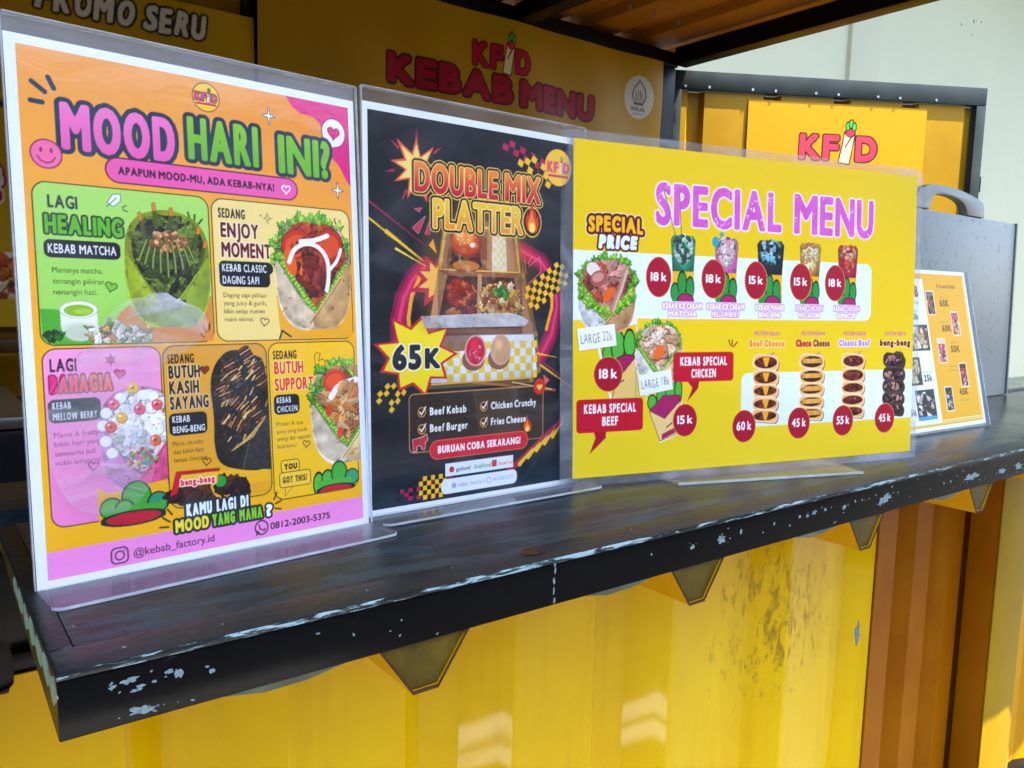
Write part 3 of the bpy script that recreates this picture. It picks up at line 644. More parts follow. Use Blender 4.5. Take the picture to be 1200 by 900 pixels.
    for t, x, y, w in (('Beef Kebab', 50, 220.5, 35), ('Beef Burger', 50, 233.5, 36.5), ('Chicken Crunchy', 108, 220, 48.5), ('Fries Cheese', 108, 233, 37.5)):
        A.ell(x - 7, y - 3, 3.4, 3.5, '#33251c', line='#e8a030', lw=.7); A.path([(x - 8.8, y - 3.2), (x - 7.2, y - 1.2), (x - 3.6, y - 6.8)], 1.1, '#f8ece0')
        A.text(t, x, y, 6.2, '#f4f2f0', W=w, bold=.36)
    A.poly([(35, 238), (44, 236.5), (47, 234.5), (48, 239), (46, 241), (45.5, 246), (43, 246), (42, 242.5), (38.5, 243), (38, 247), (35.5, 247)], '#c42434', line='#f4e0e0', lw=.5)
    A.ell(159, 204, 6.5, 6.8, '#d02820'); A.heart(159, 204.5, 3.2, '#f4c050'); flame(A, 146, 241, 9, 14)
    A.rr(50, 240.5, 146.5, 255, 7, '#d0142c', '#f06c50', .6); A.text('BURUAN COBA SEKARANG!', 98, 250.8, 6.2, '#fff4f4', W=84, bold=.45, align='c')
    # foot
    checks(A, 20, 268, 3.6, 3.2, 14, 5, M1, '#180c14', 0, .5, 7); checks(A, 40, 267, 3.6, 3.6, 7, 5, YL, '#181414', 0, .15, 8)
    for k in range(9): A.seg(118 + k * 8, 278 - k * 5, 140 + k * 6, 262 - k * 4, 6 - k * .3, M1, w1=1)
    for k in range(5): A.seg(138 + k * 9, 268 - k * 5, 152 + k * 8, 256 - k * 4.6, 4, YL, w1=.8)
    A.rect(64, 259.5, 131, 269.5, '#e6ecf2')
    A.ell(70, 264.5, 2.4, 2.4, '#c02038'); A.text('gofood', 74, 266.5, 3.4, '#3c3c44', W=14, bold=.15); A.text('GrabFood', 91, 266.5, 3.4, '#1c9c70', W=17, bold=.15); A.rr(109, 261.5, 114, 267, 1, '#d83048'); A.text('ShopeeFood', 115, 266.3, 3, '#d87850', W=15.5, bold=.1)
    A.rr(60, 271.5, 135, 283.5, 5, '#e4ecf6'); A.ell(72, 277.5, 2.2, 2.2, '#a8a0d0'); A.text('kebab_factory.id', 76, 279, 3.2, '#8088a8', W=26, bold=.1); A.ell(106, 277.5, 2.2, 2.2, '#e4ecf6', line='#8c9cb8', lw=.6); A.text('081220035375', 110, 279, 3.2, '#98a0c0', W=21, bold=.1)
    return A

def stack(A, cx, top, kind, seed):
    """five cut roll slices piled up"""
    tort = {'dark': '#3c2a28', None: '#e0aa68'}.get(kind, '#e0aa68'); fill = {'beef': '#5c2014', 'choco': '#402010', 'classic': '#5c2018', 'dark': '#20141c'}[kind]
    A.rr(cx - 10, top + 12, cx + 14, top + 66, 3, hexc(tort) * .75)
    A.poly([(cx - 8, top + 5), (cx + 2, top - 1), (cx + 12, top + 1), (cx + 16, top + 9), (cx + 15, top + 16), (cx - 10, top + 10)], hexc(tort) * 1.05 if kind != 'dark' else '#4c4446')
    A.seg(cx + 2, top + 4, cx + 9, top - 1, .8, hexc(tort) * .7)
    ys = [9, 24, 37, 50, 62]
    for i, y in enumerate(ys):
        ry = 7.2 if i < 2 else 6
        A.rr(cx - 16, top + y - ry + 1.2, cx + 16.5, top + y + ry + 1.4, ry * .85, hexc(tort) * .6, rot=6 if i in (0, 4) else 2); A.rr(cx - 17, top + y - ry, cx + 15, top + y + ry, ry * .85, np.clip(hexc(tort) * 1.08, 0, 1), '#fbe6c4' if kind != 'dark' else '#584648', .9, rot=6 if i in (0, 4) else 2)
        A.setclip(ell=(cx - 1, top + y, 14.2, ry - 1.4)); A.rect(cx - 20, top + y - 9, cx + 18, top + y + 9, fill)
        if kind == 'choco': A.rect(cx - 14, top + y - 3, cx + 14, top + y + 1.6, '#e8a848')
        else: A.blobs(cx - 1, top + y, 13, 5, 20, 1.7, {'beef': ['#74281c', '#8c3420', '#4c1810'], 'classic': ['#74281f', '#8c3830', '#4c1814'], 'dark': ['#2c1c24', '#583848', '#c09080']}[kind], seed + i)
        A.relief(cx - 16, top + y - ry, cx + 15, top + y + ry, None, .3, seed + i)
        if kind == 'beef': A.poly([(cx - 5, top + y - 5), (cx + 4, top + y - 5), (cx + 1, top + y + 4), (cx - 2, top + y + 4)], '#eca828')
        A.setclip()

def poster_special():
    A = Art(420, 297, 3.8, lambda X, Y: hexc('#ecc80c') + (np.clip((Y - 90) / 200, 0, 1)[..., None] * np.array([.0, .03, .10])) - np.clip((X - 330) / 90, 0, 1)[..., None] * np.clip(1 - Y / 120, 0, 1)[..., None] * np.array([.05, .02, 0]), 1.9)
    WH = '#e2f0fa'
    A.rect(-1, 96, 66, 156.5, WH); A.rr(-12, 96, 356, 155, 8, WH); A.rr(186, 207, 440, 260, 8, WH)
    PK = lambda X, Y: np.where((vnoise(X, Y, 1.2, 5) * vnoise(X, Y, 7, 6) > .62)[..., None], hexc('#f4c8f0'), hexc('#d45cc4') + (.06 * vnoise(X, Y, 9, 4) - .03)[..., None])
    OL = ((3.4, '#f6e4f4'),)
    for t, x, w, y0, y1 in (('SPECIAL', 85, 148, 31, 69.5), ('MENU', 249, 108, 30, 69.5)):
        A.text(t, x, y1, y1 - y0, PK, W=w, bold=1.8, outline=OL, space=1.08)
    for a in ((93, 35, 109, 84), (111, 35, 114, 82)): A.seg(*a, 1.2, '#7c8468')
    A.text('SPECIAL', 15, 80, 14.5, '#f4b818', W=57, bold=1.5, outline=((4.2, '#f8dcc0'), (3.3, '#5c0c14')), arc=1.5)
    A.text('PRICE', 25, 94, 13, '#e4f0fc', W=40, bold=1.5, outline=((3.3, '#5c0c14'),), skew=6)
    # big wraps
    def sleeve(P, seed):
        A.poly(P, '#f0f2e6')
    A.poly([(18, 158), (66, 150), (66, 228), (40, 235)], '#e4edf0'); A.poly([(24, 170), (65, 160), (65, 232), (42, 232)], '#e8b818')
    A.blobs(50, 184, 1, 1, 0, 1, ['#000000'], 1)
    for x, y, rx, ry in ((36, 186, 6, 8), (46, 180, 7, 14), (58, 178, 6, 13)): A.ell(x, y, rx, ry, '#54b43c', line='#123018', lw=1.1)
    A.ell(53, 197, 14, 9, '#a01858', -15, line='#3c0c28', lw=.8); A.poly([(38, 234), (46, 210), (65, 190), (65, 234)], '#e8c470', line='#4c3818', lw=.6); A.seg(46, 214, 52, 211, 1.3, '#4c3818')
    A.wrap(34, 100, 60, 68, '#e6eef0', ['#b0584c', '#c87060', '#8c3c34', '#d89888', '#a0442c'], 81, n=60, size=4.0, skin2='#cfa070', elong=2.4, base='#6c2c20')
    A.ruffle(34, 124, 28, 24, 50, 3.0, 82, .2, 2.9); A.ell(36, 134, 4, 8, '#e8641c', 40); A.ell(20, 112, 7, 6, '#e4dcd8', 30)
    A.ell(26, 120, 9, 7, '#a85850', -20); A.ell(25, 119, 6, 4, '#d09088', -20)
    A.path([(54, 112), (48, 130), (40, 148)], 5, '#b08478'); A.path([(55, 112), (49, 130), (41, 148)], 2.5, '#d8b09c')
    A.poly([(74, 222), (116, 214), (116, 262), (92, 270)], '#f2efd8'); A.poly([(76, 226), (116, 216), (112, 262), (93, 268)], '#ecc62c')
    for x, y, rx, ry in ((83, 232, 5, 7), (93, 226, 5, 11), (104, 224, 6, 13), (112, 222, 4, 12)): A.ell(x, y, rx, ry, '#54b43c', line='#123018', lw=1.0)
    A.poly([(80, 240), (95, 226), (114, 226), (113, 240), (96, 254)], '#a82060', line='#3c0c28', lw=.6); A.poly([(80, 240), (97, 248), (114, 232), (111, 262), (92, 268)], '#ecca84', line='#4c3818', lw=.6); A.poly([(94, 262), (112, 255), (112, 260), (94, 267)], '#a82850')
    A.seg(99, 256, 105, 252, 1.2, '#4c3818')
    A.wrap(90, 158, 52, 58, '#eef2ea', ['#f0c8a4', '#e8b48c', '#f8dcc0', '#d89870', '#f4e4d4'], 85, n=70, size=3.6, skin2='#e6c898', elong=2.6, base='#a86c48')
    A.ell(90, 186, 5, 7, '#ec6c24', 30)
    for (x, y, w, h, t, r) in ((4, 165, 40, 20, 'LARGE 22K', 7), (68, 206, 38, 20, 'LARGE 18K', 8)):
        pass
    price(A, 36, 205, 14.5, '18 k', 15.5); price(A, 120, 250, 13.5, '15 k', 15)
    # speech labels
    for (x0, y0, x1, y1, l1, l2, tail) in ((3.5, 227, 73, 257, 'KEBAB SPECIAL', 'BEEF', [(21, 255), (34, 255), (34, 262), (17, 276), (23, 262)]), (106, 186, 176, 214, 'KEBAB SPECIAL', 'CHICKEN', [(121, 212), (136, 212), (135, 220), (122, 233), (128, 220)])):
        A.poly(tail, '#ac0c2c'); A.rr(x0, y0, x1, y1, 3.5, '#c4102c')
        cx = (x0 + x1) / 2; A.text(l1, cx, y0 + 13, 8.6, '#fdf4f0', W=56, bold=.7, align='c'); A.text(l2, cx, y0 + 24.5, 8.6, '#fdf4f0', W=17 if l2 == 'BEEF' else 29, bold=.7, align='c')
    for a in ((172, 180, 170, 175), (174, 181, 174, 175), (176, 181, 180, 177)): A.seg(*a, 1.3, '#8c2c10')
    # ice cream row
    cols = [('#3cb084', ['#c8ece0', '#2c5c4c', '#e8f8f0'], '#2c8c68'), ('#e48cc4', ['#f4f0e8', '#f0b8c8', '#70707c', '#f8e8ec'], '#dc64b4'), ('#202c38', ['#6cb4c8', '#204454', '#a8dcec', '#10181f'], '#1c2830'), ('#e0b058', ['#f4e4a8', '#f0d080', '#c88c40', '#fbf4dc'], '#c08030'), ('#c83850', ['#f0a070', '#e0442c', '#f8ccb0', '#b81c34'], '#b81840')]
    X = [116, 166, 220, 271, 322]; lab = [('KEBAB ICE CREAM', 'MATCHA'), ('KEBAB ICE CREAM', 'MELLOWBERRY'), ('KEBAB MANIS', 'BENG-BENG'), ('KEBAB CHICKEN', 'MACARONI'), ('KEBAB CHICKEN', 'SPICY')]
    for i, (x, (c, pal, c2)) in enumerate(zip(X, cols)):
        w = 14 if i != 2 else 17
        A.poly([(x - w, 82 - (i == 1) * 2), (x - w * .8, 78), (x + w * .8, 78), (x + w, 82), (x + w * .85, 112), (x - w * .85, 112)], c)
        A.setclip([(x - w * .85, 80), (x, 76), (x + w * .85, 80), (x + w * .7, 98), (x, 109), (x - w * .7, 98)])
        A.blobs(x, 90, w * .85, 13, 60, 1.9, pal, 90 + i, 2.6); A.setclip()
        A.poly([(x - w * .88, 94), (x, 109), (x - w * .3, 113), (x - w * .85, 113)], c2); A.poly([(x + w * .92, 92), (x + 1, 109), (x, 113), (x + w * .85, 113)], hexc(c2) * 1.1)
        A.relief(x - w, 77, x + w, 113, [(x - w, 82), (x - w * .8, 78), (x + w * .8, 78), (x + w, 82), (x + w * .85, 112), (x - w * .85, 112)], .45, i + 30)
        A.rect(x - w * .86, 111, x + w * .86, 139, '#ecb414')
        for dx, dy, rx, ry in ((-9, 130, 4.5, 8), (-1, 122, 5, 11), (8, 126, 4.6, 10)): A.ell(x + dx, dy, rx, ry, '#2f9440', line='#10301a', lw=1.0)
        A.rect(x - w * .84, 130, x + w * .84, 139, '#2f9440'); A.ell(x + 3, 138, 9, 6.5, '#b02068', line='#3c0c28', lw=.9)
        A.rect(x - w, 139.2, x + w, 142, WH)
        for k, t in enumerate(lab[i]):
            A.text(t, x, 145.5 + k * 7.3, 5.2, '#ffffff', W=(46, 32)[k] * (1 if i < 2 else (.8, .86)[k]), bold=.35, outline=((1.3, '#cc94dc'),), align='c')
    A.ell(153, 82, 4, 5, '#2ca0b4'); A.ell(160, 75, 2.4, 2.4, '#2cb08c'); A.ell(168, 82, 3, 3, '#e888a8')
    for x, t in ((89, '18 k'), (151, '18 k'), (202, '15 k'), (259, '15 k'), (305, '18 k')): price(A, x, 117, 13.5, t, 18)
    # frozen row
    for i, (x, k, t, c, o) in enumerate(((217, 'beef', 'Beef Cheese', '#f09418', '#f8d8a0'), (277, 'choco', 'Choco Cheese', '#6c3414', '#f4c070'), (334, 'classic', 'Classic Beef', '#b488dc', '#f4eefa'), (393, 'dark', 'beng-beng', '#7c2418', '#f4e4a0'))):
        A.text('FROZEN KEBAB', x, 170.5, 4.2, '#d07098', W=33, bold=.35, align='c')
        A.text(t, x, 181.8, 7.2, c, W=46, bold=.75, outline=((1.7, o),), align='c')
        if i == 1: A.text('Choco', x - 23, 181.8, 7.2, '#c4401c', W=20, bold=.75)
        stack(A, x, 188, k, 110 + 7 * i)
    for x, t in ((190, '60 k'), (260, '45 k'), (320, '55 k'), (380, '45 k')): price(A, x, 259, 14, t, 15.5)
    return A

def poster_frozen():
    A = Art(287, 200, 3.0, '#eab000', 1.7)
    A.rect(-1, 0, 288, 6, '#eab000'); A.rect(-1, 8, 178, 196, '#eef8fc'); A.rect(-1, 196, 288, 197.4, '#d8d4a0')
    A.text('KEBAB', 108, 32, 16, '#8c1c34', W=56, bold=1.2); A.text('Frozen Kebab', 212, 19, 6, '#8c5c14', W=50, bold=.4)
    A.text('Mini kebab', 138, 41, 4, '#707880', W=24, bold=.2)
    def pic(x, y, w, h, pal, seed, rim=None):
        if rim: A.rect(x - 1.5, y - 1.5, x + w + 1.5, y + h + 1.5, rim)
        A.rect(x, y, x + w, y + h, '#283848'); A.setclip([(x + 3, y + 3), (x + w - 3, y + 3), (x + w - 3, y + h - 3), (x + 3, y + h - 3)]); A.blobs(x + w / 2, y + h / 2, w * .46, h * .46, 70, 3.4, pal, seed, 1.6); A.setclip()
    pic(126, 68, 48, 34, ['#e8d8a8', '#d8b478', '#c85c3c', '#f0e4c0', '#805030'], 1)
    pic(96, 110, 48, 36, ['#e8d080', '#f0dc98', '#a08c50', '#604020'], 2); pic(122, 152, 46, 38, ['#e4dccc', '#3c3430', '#c8bca8', '#20282c'], 3)
    A.rect(122, 186, 168, 191, '#3ca0d0')
    for t, x, y in (('30k', 136, 62), ('25k', 148, 142), ('15k', 100, 184)):
        A.text(t, x, y, 9, '#48505c', W=20, bold=.7)
    A.text('Choco Kebab', 146, 131, 3.4, '#8890a0', W=24, bold=.2); A.text('Beef Kebab', 132, 52, 3.4, '#8890a0', W=24, bold=.2)
    P = [['#241c20', '#c05030', '#806858', '#e0d8d0'], ['#c84868', '#f0d0b0', '#301c1c', '#e0a040'], ['#c03850', '#e08088', '#d8c8b8', '#702030'], ['#b03038', '#e0d8d8', '#301820', '#d06050'], ['#404848', '#b8b8b0', '#202428', '#c05840']]
    for i, (x, y) in enumerate(((183, 24), (240, 52), (195, 88), (242, 122), (196, 152))):
        A.rect(x - 1.6, y - 1.6, x + 18.6, y + 31.6, '#f0e0c0'); A.rect(x, y, x + 17, y + 30, P[i][0]); A.setclip([(x, y), (x + 17, y), (x + 17, y + 30), (x, y + 30)]); A.blobs(x + 8.5, y + 18, 8, 13, 40, 1.8, P[i], 20 + i, 1.8); A.setclip(); A.rect(x, y, x + 17, y + 6, hexc(P[i][-2 if i != 1 else 0]))
    for t, x, y in (('65K', 214, 44), ('60K', 211, 78), ('55K', 226, 106), ('45K', 232, 164)): A.text(t, x, y, 9.5, '#7a5008', W=24, bold=.8)
    for x, y in ((214, 33), (206, 66), (226, 94), (214, 126), (214, 131), (232, 172)): A.text('Kebab Frozen', x, y, 3, '#a87c18', W=24, bold=.2)
    A.rect(283.4, 4, 284.6, 197, '#f4e8a0'); A.rect(180, 193.4, 284, 194.4, '#f4e8a0')
    return A

def banner_menu():
    A = Art(1455, 700, .9, lambda X, Y: np.clip(hexc('#b88c08') * (1 + .06 * (vnoise(X, Y, 130, 3) - .5))[..., None], 0, 1), .42)
    kfd(A, 755, 154, 214, 74, '#b01430', '#5c0c18', 4)
    for t, x, w, b in (('KEBAB', 365, 432, 250), ('MENU', 822, 320, 250)):
        A.text(t, x, b, 84, '#a4122c', W=w, bold=8, outline=((13, '#3c0a10'),))
    A.ell(1347, 138, 66, 72, '#c8c4b4')
    A.poly([(1347, 86), (1367, 108), (1375, 132), (1364, 156), (1330, 156), (1319, 132), (1327, 108)], '#c8c4b4', line='#4c463c', lw=5)
    for k in (-14, -5, 5, 14): A.seg(1347 + k, 112 + abs(k), 1347 + k, 150, 4, '#4c463c')
    A.seg(1326, 162, 1368, 162, 3.5, '#4c463c'); A.text('HALAL', 1347, 184, 15, '#3c362c', W=62, bold=1.2, align='c'); A.text('INDONESIA', 1347, 197, 7, '#5c564c', W=50, bold=.3, align='c')
    return A

def banner_promo():
    A = Art(900, 760, .9, '#c49a0c', .42)
    OL = ((8.5, '#22180e'),)
    x = 424
    for i, (t, w) in enumerate((('P', 31), ('R', 34), ('O', 37), ('M', 42), ('O', 37), (' ', 12), ('S', 31), ('E', 28), ('R', 34), ('U', 34))):
        if t != ' ': A.text(t, x, 78 + (i % 2) * 3, 59, '#dcd8c8', W=w, bold=4, outline=OL, skew=9, rot=(-3, 3)[i % 2])
        x += w + 4
    A.blobs(372, 280, 12, 14, 6, 6, ['#3c2c10'], 3)
    A.text('KEBAB', 160, 466, 52, '#e8e4dc', W=196, bold=7, outline=((12, '#a01828'),)); A.text('PROMO', 156, 500, 40, '#b81828', W=196, bold=6, outline=((10, '#f0e8dc'),))
    A.setclip([(200, 600), (420, 600), (420, 700), (200, 700)]); A.rect(200, 600, 420, 700, '#e8d8b8'); A.blobs(330, 655, 95, 44, 130, 10, ['#e0782c', '#f0a050', '#c85020', '#f8d8a0', '#983818'], 9, 2); A.setclip()
    return A

def banner_door():
    A = Art(720, 760, .9, '#c0900a', .42)
    kfd(A, 367, 210, 315, 96, '#cc3c50', '#301014', 5)
    return A

# ------------------------------------------------------------------ materials
def new_mat(name):
    m = bpy.data.materials.new(name); m.use_nodes = True
    nt = m.node_tree; return m, nt, nt.nodes['Principled BSDF'], nt.nodes, nt.links
def lin(c):
    c = hexc(c); return tuple(np.where(c <= .04045, c / 12.92, ((c + .055) / 1.055) ** 2.4)) + (1.0,)
def tex_noise(nd, ln, scale, detail=4, rough=.55, vec=None, dist=0.0):
    n = nd.new('ShaderNodeTexNoise'); n.inputs['Scale'].default_value = scale; n.inputs['Detail'].default_value = detail
    n.inputs['Roughness'].default_value = rough; n.inputs['Distortion'].default_value = dist
    if vec is not None: ln.new(vec, n.inputs['Vector'])
    return n
def ramp(nd, ln, src, p0, p1, c0=(0, 0, 0, 1), c1=(1, 1, 1, 1)):
    r = nd.new('ShaderNodeValToRGB'); r.color_ramp.elements[0].position = p0; r.color_ramp.elements[1].position = p1
    r.color_ramp.elements[0].color = c0; r.color_ramp.elements[1].color = c1; ln.new(src, r.inputs['Fac']); return r
def mixc(nd, ln, fac, a, b, mode='MIX'):
    m = nd.new('ShaderNodeMix'); m.data_type = 'RGBA'; m.blend_type = mode
    for sock, v in ((m.inputs['Factor'], fac), (m.inputs['A'], a), (m.inputs['B'], b)):
        pass
    def setc(i, v):
        s = [x for x in m.inputs if x.name == i and x.enabled][0]
        if hasattr(v, 'is_output'): ln.new(v, s)
        else: s.default_value = v
    setc('Factor', fac); setc('A', a); setc('B', b)
    return [x for x in m.outputs if x.enabled][0]
def bump(nd, ln, h, strength, dist=.001, base=None):
    b = nd.new('ShaderNodeBump'); b.inputs['Strength'].default_value = strength; b.inputs['Distance'].default_value = dist
    ln.new(h, b.inputs['Height'])
    if base is not None: ln.new(base, b.inputs['Normal'])
    return b.outputs['Normal']
def coords(nd): return nd.new('ShaderNodeTexCoord').outputs['Object']
def mapping(nd, ln, vec, scale):
    m = nd.new('ShaderNodeMapping'); m.inputs['Scale'].default_value = scale; ln.new(vec, m.inputs['Vector']); return m.outputs[0]

def paint(name, col, rough=.35, var=.12, nscale=6, coat=0.0, bumpy=.15, metallic=0.0, dirt=None, dirt_p=(.6, .75), dscale=30, bscale=60):
    m, nt, b, nd, ln = new_mat(name); v = coords(nd)
    n = tex_noise(nd, ln, nscale, 5, vec=v)
    c = lin(col); d = tuple(x * (1 - var * 2) for x in c[:3]) + (1,)
    o = ramp(nd, ln, n.outputs['Fac'], .3, .7, d, c).outputs[0]
    if dirt:
        n2 = tex_noise(nd, ln, dscale, 8, .7, v); r2 = ramp(nd, ln, n2.outputs['Fac'], *dirt_p)
        o = mixc(nd, ln, r2.outputs[0], o, lin(dirt))
    ln.new(o, b.inputs['Base Color'])
    n3 = tex_noise(nd, ln, bscale, 3, vec=v)
    rr_ = nd.new('ShaderNodeMapRange'); rr_.inputs['To Min'].default_value = rough * .75; rr_.inputs['To Max'].default_value = min(1, rough * 1.3); ln.new(n.outputs['Fac'], rr_.inputs['Value']); ln.new(rr_.outputs[0], b.inputs['Roughness'])
    b.inputs['Specular IOR Level'].default_value = .3; b.inputs['Metallic'].default_value = metallic; b.inputs['Coat Weight'].default_value = coat; b.inputs['Coat Roughness'].default_value = .08
    if bumpy: ln.new(bump(nd, ln, n3.outputs['Fac'], bumpy), b.inputs['Normal'])
    return m

M = {}
M['paper'] = paint('white_paper', '#e8eef2', .5, .01, bumpy=0)
def print_mat(name, rough, coat, wave=0.0, wscale=6, crough=.08):
    m, nt, b, nd, ln = new_mat(name)
    a = nd.new('ShaderNodeAttribute'); a.attribute_name = 'print_colour'
    ln.new(a.outputs['Color'], b.inputs['Base Color']); b.inputs['Roughness'].default_value = rough; b.inputs['Specular IOR Level'].default_value = .2
    b.inputs['Coat Weight'].default_value = coat; b.inputs['Coat Roughness'].default_value = crough
    if wave:
        n = tex_noise(nd, ln, wscale, 2, vec=coords(nd)); ln.new(bump(nd, ln, n.outputs['Fac'], wave, .01), b.inputs['Coat Normal'])
    return m
M['print'] = print_mat('printed_paper', .5, 0.0)
M['laminated'] = print_mat('laminated_print', .45, .45, .25, 5, .12)
M['vinyl'] = print_mat('banner_vinyl', .42, 0.0)

def clear_mat(name, tint, haze, rough, lift, wave=.0):
    """clear plastic sheet: transmits, reflects at its surface and scatters a little"""
    m, nt, b, nd, ln = new_mat(name); nd.remove(b)
    out = nd['Material Output']
    tr = nd.new('ShaderNodeBsdfTransparent'); tr.inputs[0].default_value = tint
    gl = nd.new('ShaderNodeBsdfGlossy'); gl.inputs['Roughness'].default_value = rough
    df = nd.new('ShaderNodeBsdfDiffuse'); df.inputs[0].default_value = (.75, .78, .82, 1)
    lw = nd.new('ShaderNodeLayerWeight'); lw.inputs['Blend'].default_value = .5
    pw = nd.new('ShaderNodeMath'); pw.operation = 'POWER'; ln.new(lw.outputs['Facing'], pw.inputs[0]); pw.inputs[1].default_value = 5
    fr = nd.new('ShaderNodeMath'); fr.operation = 'MULTIPLY_ADD'; ln.new(pw.outputs[0], fr.inputs[0]); fr.inputs[1].default_value = .6; fr.inputs[2].default_value = .014
    m1 = nd.new('ShaderNodeMixShader'); m2 = nd.new('ShaderNodeMixShader')
    v = coords(nd)
    n = tex_noise(nd, ln, 14, 5, .65, mapping(nd, ln, v, (1, 1.6, 1)), 1.2)
    r = nd.new('ShaderNodeMapRange'); r.inputs['From Min'].default_value = .45; r.inputs['From Max'].default_value = .8; r.inputs['To Min'].default_value = haze * .6; r.inputs['To Max'].default_value = haze + lift
    ln.new(n.outputs['Fac'], r.inputs['Value']); ln.new(r.outputs[0], m1.inputs[0])
    ln.new(tr.outputs[0], m1.inputs[1]); ln.new(df.outputs[0], m1.inputs[2])
    if wave:
        nn = bump(nd, ln, n.outputs['Fac'], wave, .004); ln.new(nn, gl.inputs['Normal'])
    ln.new(fr.outputs[0], m2.inputs[0]); ln.new(m1.outputs[0], m2.inputs[1]); ln.new(gl.outputs[0], m2.inputs[2])
    ln.new(m2.outputs[0], out.inputs['Surface'])
    return m
M['acrylic'] = clear_mat('clear_acrylic', (.985, .99, 1, 1), .006, .05, .03, .08)
M['acrylic_back'] = clear_mat('clear_acrylic_backing', (.93, .95, .97, 1), .06, .12, .06)
M['acrylic_edge'] = clear_mat('acrylic_cut_edge', (.9, .97, 1, 1), .55, .15, .1)
M['pouch'] = clear_mat('laminate_pouch_rim', (.93, .94, .96, 1), .10, .08, .14, .12)
M['loose'] = clear_mat('loose_film_glare_haze', (.99, .99, 1, 1), .07, .2, .22, .8)  # pale haze puts glare into the film colour
M['glare_film'] = clear_mat('glare_haze_film', (.98, .98, 1, 1), .16, .12, .55, .6)  # whitish haze paints glare and a reflection band

# yellow corrugated steel: glossy paint with scuffs and chips
def yellow_mat(name, base, deep, scuff=None, rough=.055, spec=.30):
    m, nt, b, nd, ln = new_mat(name); v = coords(nd)
    n = tex_noise(nd, ln, 2.2, 6, .65, vec=v); o = ramp(nd, ln, n.outputs['Fac'], .3, .75, lin(deep), lin(base)).outputs[0]
    st = tex_noise(nd, ln, 3.0, 6, .7, mapping(nd, ln, v, (9, 9, .7)))
    o = mixc(nd, ln, ramp(nd, ln, st.outputs['Fac'], .52, .8, (0, 0, 0, 1), (.35, .35, .35, 1)).outputs[0], o, lin('#a87800'))
    if scuff:
        (cx, cz, rx, rz) = scuff
        sp = nd.new('ShaderNodeSeparateXYZ'); ln.new(v, sp.inputs[0])
        def win(out, c, r):
            a = nd.new('ShaderNodeMath'); a.operation = 'SUBTRACT'; ln.new(out, a.inputs[0]); a.inputs[1].default_value = c
            q = nd.new('ShaderNodeMath'); q.operation = 'DIVIDE'; ln.new(a.outputs[0], q.inputs[0]); q.inputs[1].default_value = r
            p = nd.new('ShaderNodeMath'); p.operation = 'MULTIPLY'; ln.new(q.outputs[0], p.inputs[0]); ln.new(q.outputs[0], p.inputs[1]); return p.outputs[0]
        ad = nd.new('ShaderNodeMath'); ad.operation = 'ADD'; ln.new(win(sp.outputs[0], cx, rx), ad.inputs[0]); ln.new(win(sp.outputs[2], cz, rz), ad.inputs[1])
        fall = nd.new('ShaderNodeMapRange'); fall.inputs['From Min'].default_value = 0; fall.inputs['From Max'].default_value = 1.3; fall.inputs['To Min'].default_value = .13; fall.inputs['To Max'].default_value = -.22
        ln.new(ad.outputs[0], fall.inputs['Value'])
        s1 = tex_noise(nd, ln, 60, 14, .8, mapping(nd, ln, v, (1.5, 1, .5)), .7)
        s2 = nd.new('ShaderNodeMath'); s2.operation = 'ADD'; ln.new(s1.outputs['Fac'], s2.inputs[0]); ln.new(fall.outputs[0], s2.inputs[1])
        mask = ramp(nd, ln, s2.outputs[0], .62, .70)
        o = mixc(nd, ln, mask.outputs[0], o, lin('#ac880a'))
        rg = nd.new('ShaderNodeMapRange'); rg.inputs['To Min'].default_value = rough; rg.inputs['To Max'].default_value = .55; ln.new(mask.outputs[0], rg.inputs['Value']); ln.new(rg.outputs[0], b.inputs['Roughness'])
    else: b.inputs['Roughness'].default_value = rough
    ln.new(o, b.inputs['Base Color'])
    n3 = tex_noise(nd, ln, 5, 3, vec=mapping(nd, ln, v, (1.5, 1, .8))); n4 = tex_noise(nd, ln, 420, 2, vec=v)
    nn = bump(nd, ln, n3.outputs['Fac'], .06, .01); nn = bump(nd, ln, n4.outputs['Fac'], .05, .0004, nn)
    ln.new(nn, b.inputs['Normal'])
    b.inputs['Specular IOR Level'].default_value = spec
    return m
M['yellow'] = yellow_mat('yellow_gloss_steel', '#f2ca00', '#dcac00', (.95, -.27, .30, .26))
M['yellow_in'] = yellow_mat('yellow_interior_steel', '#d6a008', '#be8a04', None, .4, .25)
M['door'] = yellow_mat('door_steel', '#b48c08', '#987006', None, .4, .25)
M['post'] = yellow_mat('olive_yellow_post', '#a48408', '#8a6a06', None, .4, .1)
M['orange'] = yellow_mat('reflection_orange_steel', '#a86a08', '#884204', None, .35, .08)  # reddish reflection on the lower wall put into the base colour
M['roof'] = yellow_mat('roof_underside_steel', '#bc7a1a', '#94560e', None, .5, .2)

# black enamel with dust and brush drag on the shelf top
def top_mat():
    m, nt, b, nd, ln = new_mat('black_shelf_top'); v = coords(nd)
    n = tex_noise(nd, ln, 40, 8, .7, mapping(nd, ln, v, (.35, 1.6, 1)), .6); n2 = tex_noise(nd, ln, 9, 5, .6, v)
    o = ramp(nd, ln, n.outputs['Fac'], .35, .75, lin('#0a1014'), lin('#34444c')).outputs[0]
    ln.new(o, b.inputs['Base Color'])
    rg = nd.new('ShaderNodeMapRange'); rg.inputs['To Min'].default_value = .10; rg.inputs['To Max'].default_value = .34; ln.new(n2.outputs['Fac'], rg.inputs['Value']); ln.new(rg.outputs[0], b.inputs['Roughness'])
    nn = bump(nd, ln, n.outputs['Fac'], .5, .0012); ln.new(bump(nd, ln, n2.outputs['Fac'], .25, .004, nn), b.inputs['Normal'])
    b.inputs['Specular IOR Level'].default_value = .32
    return m
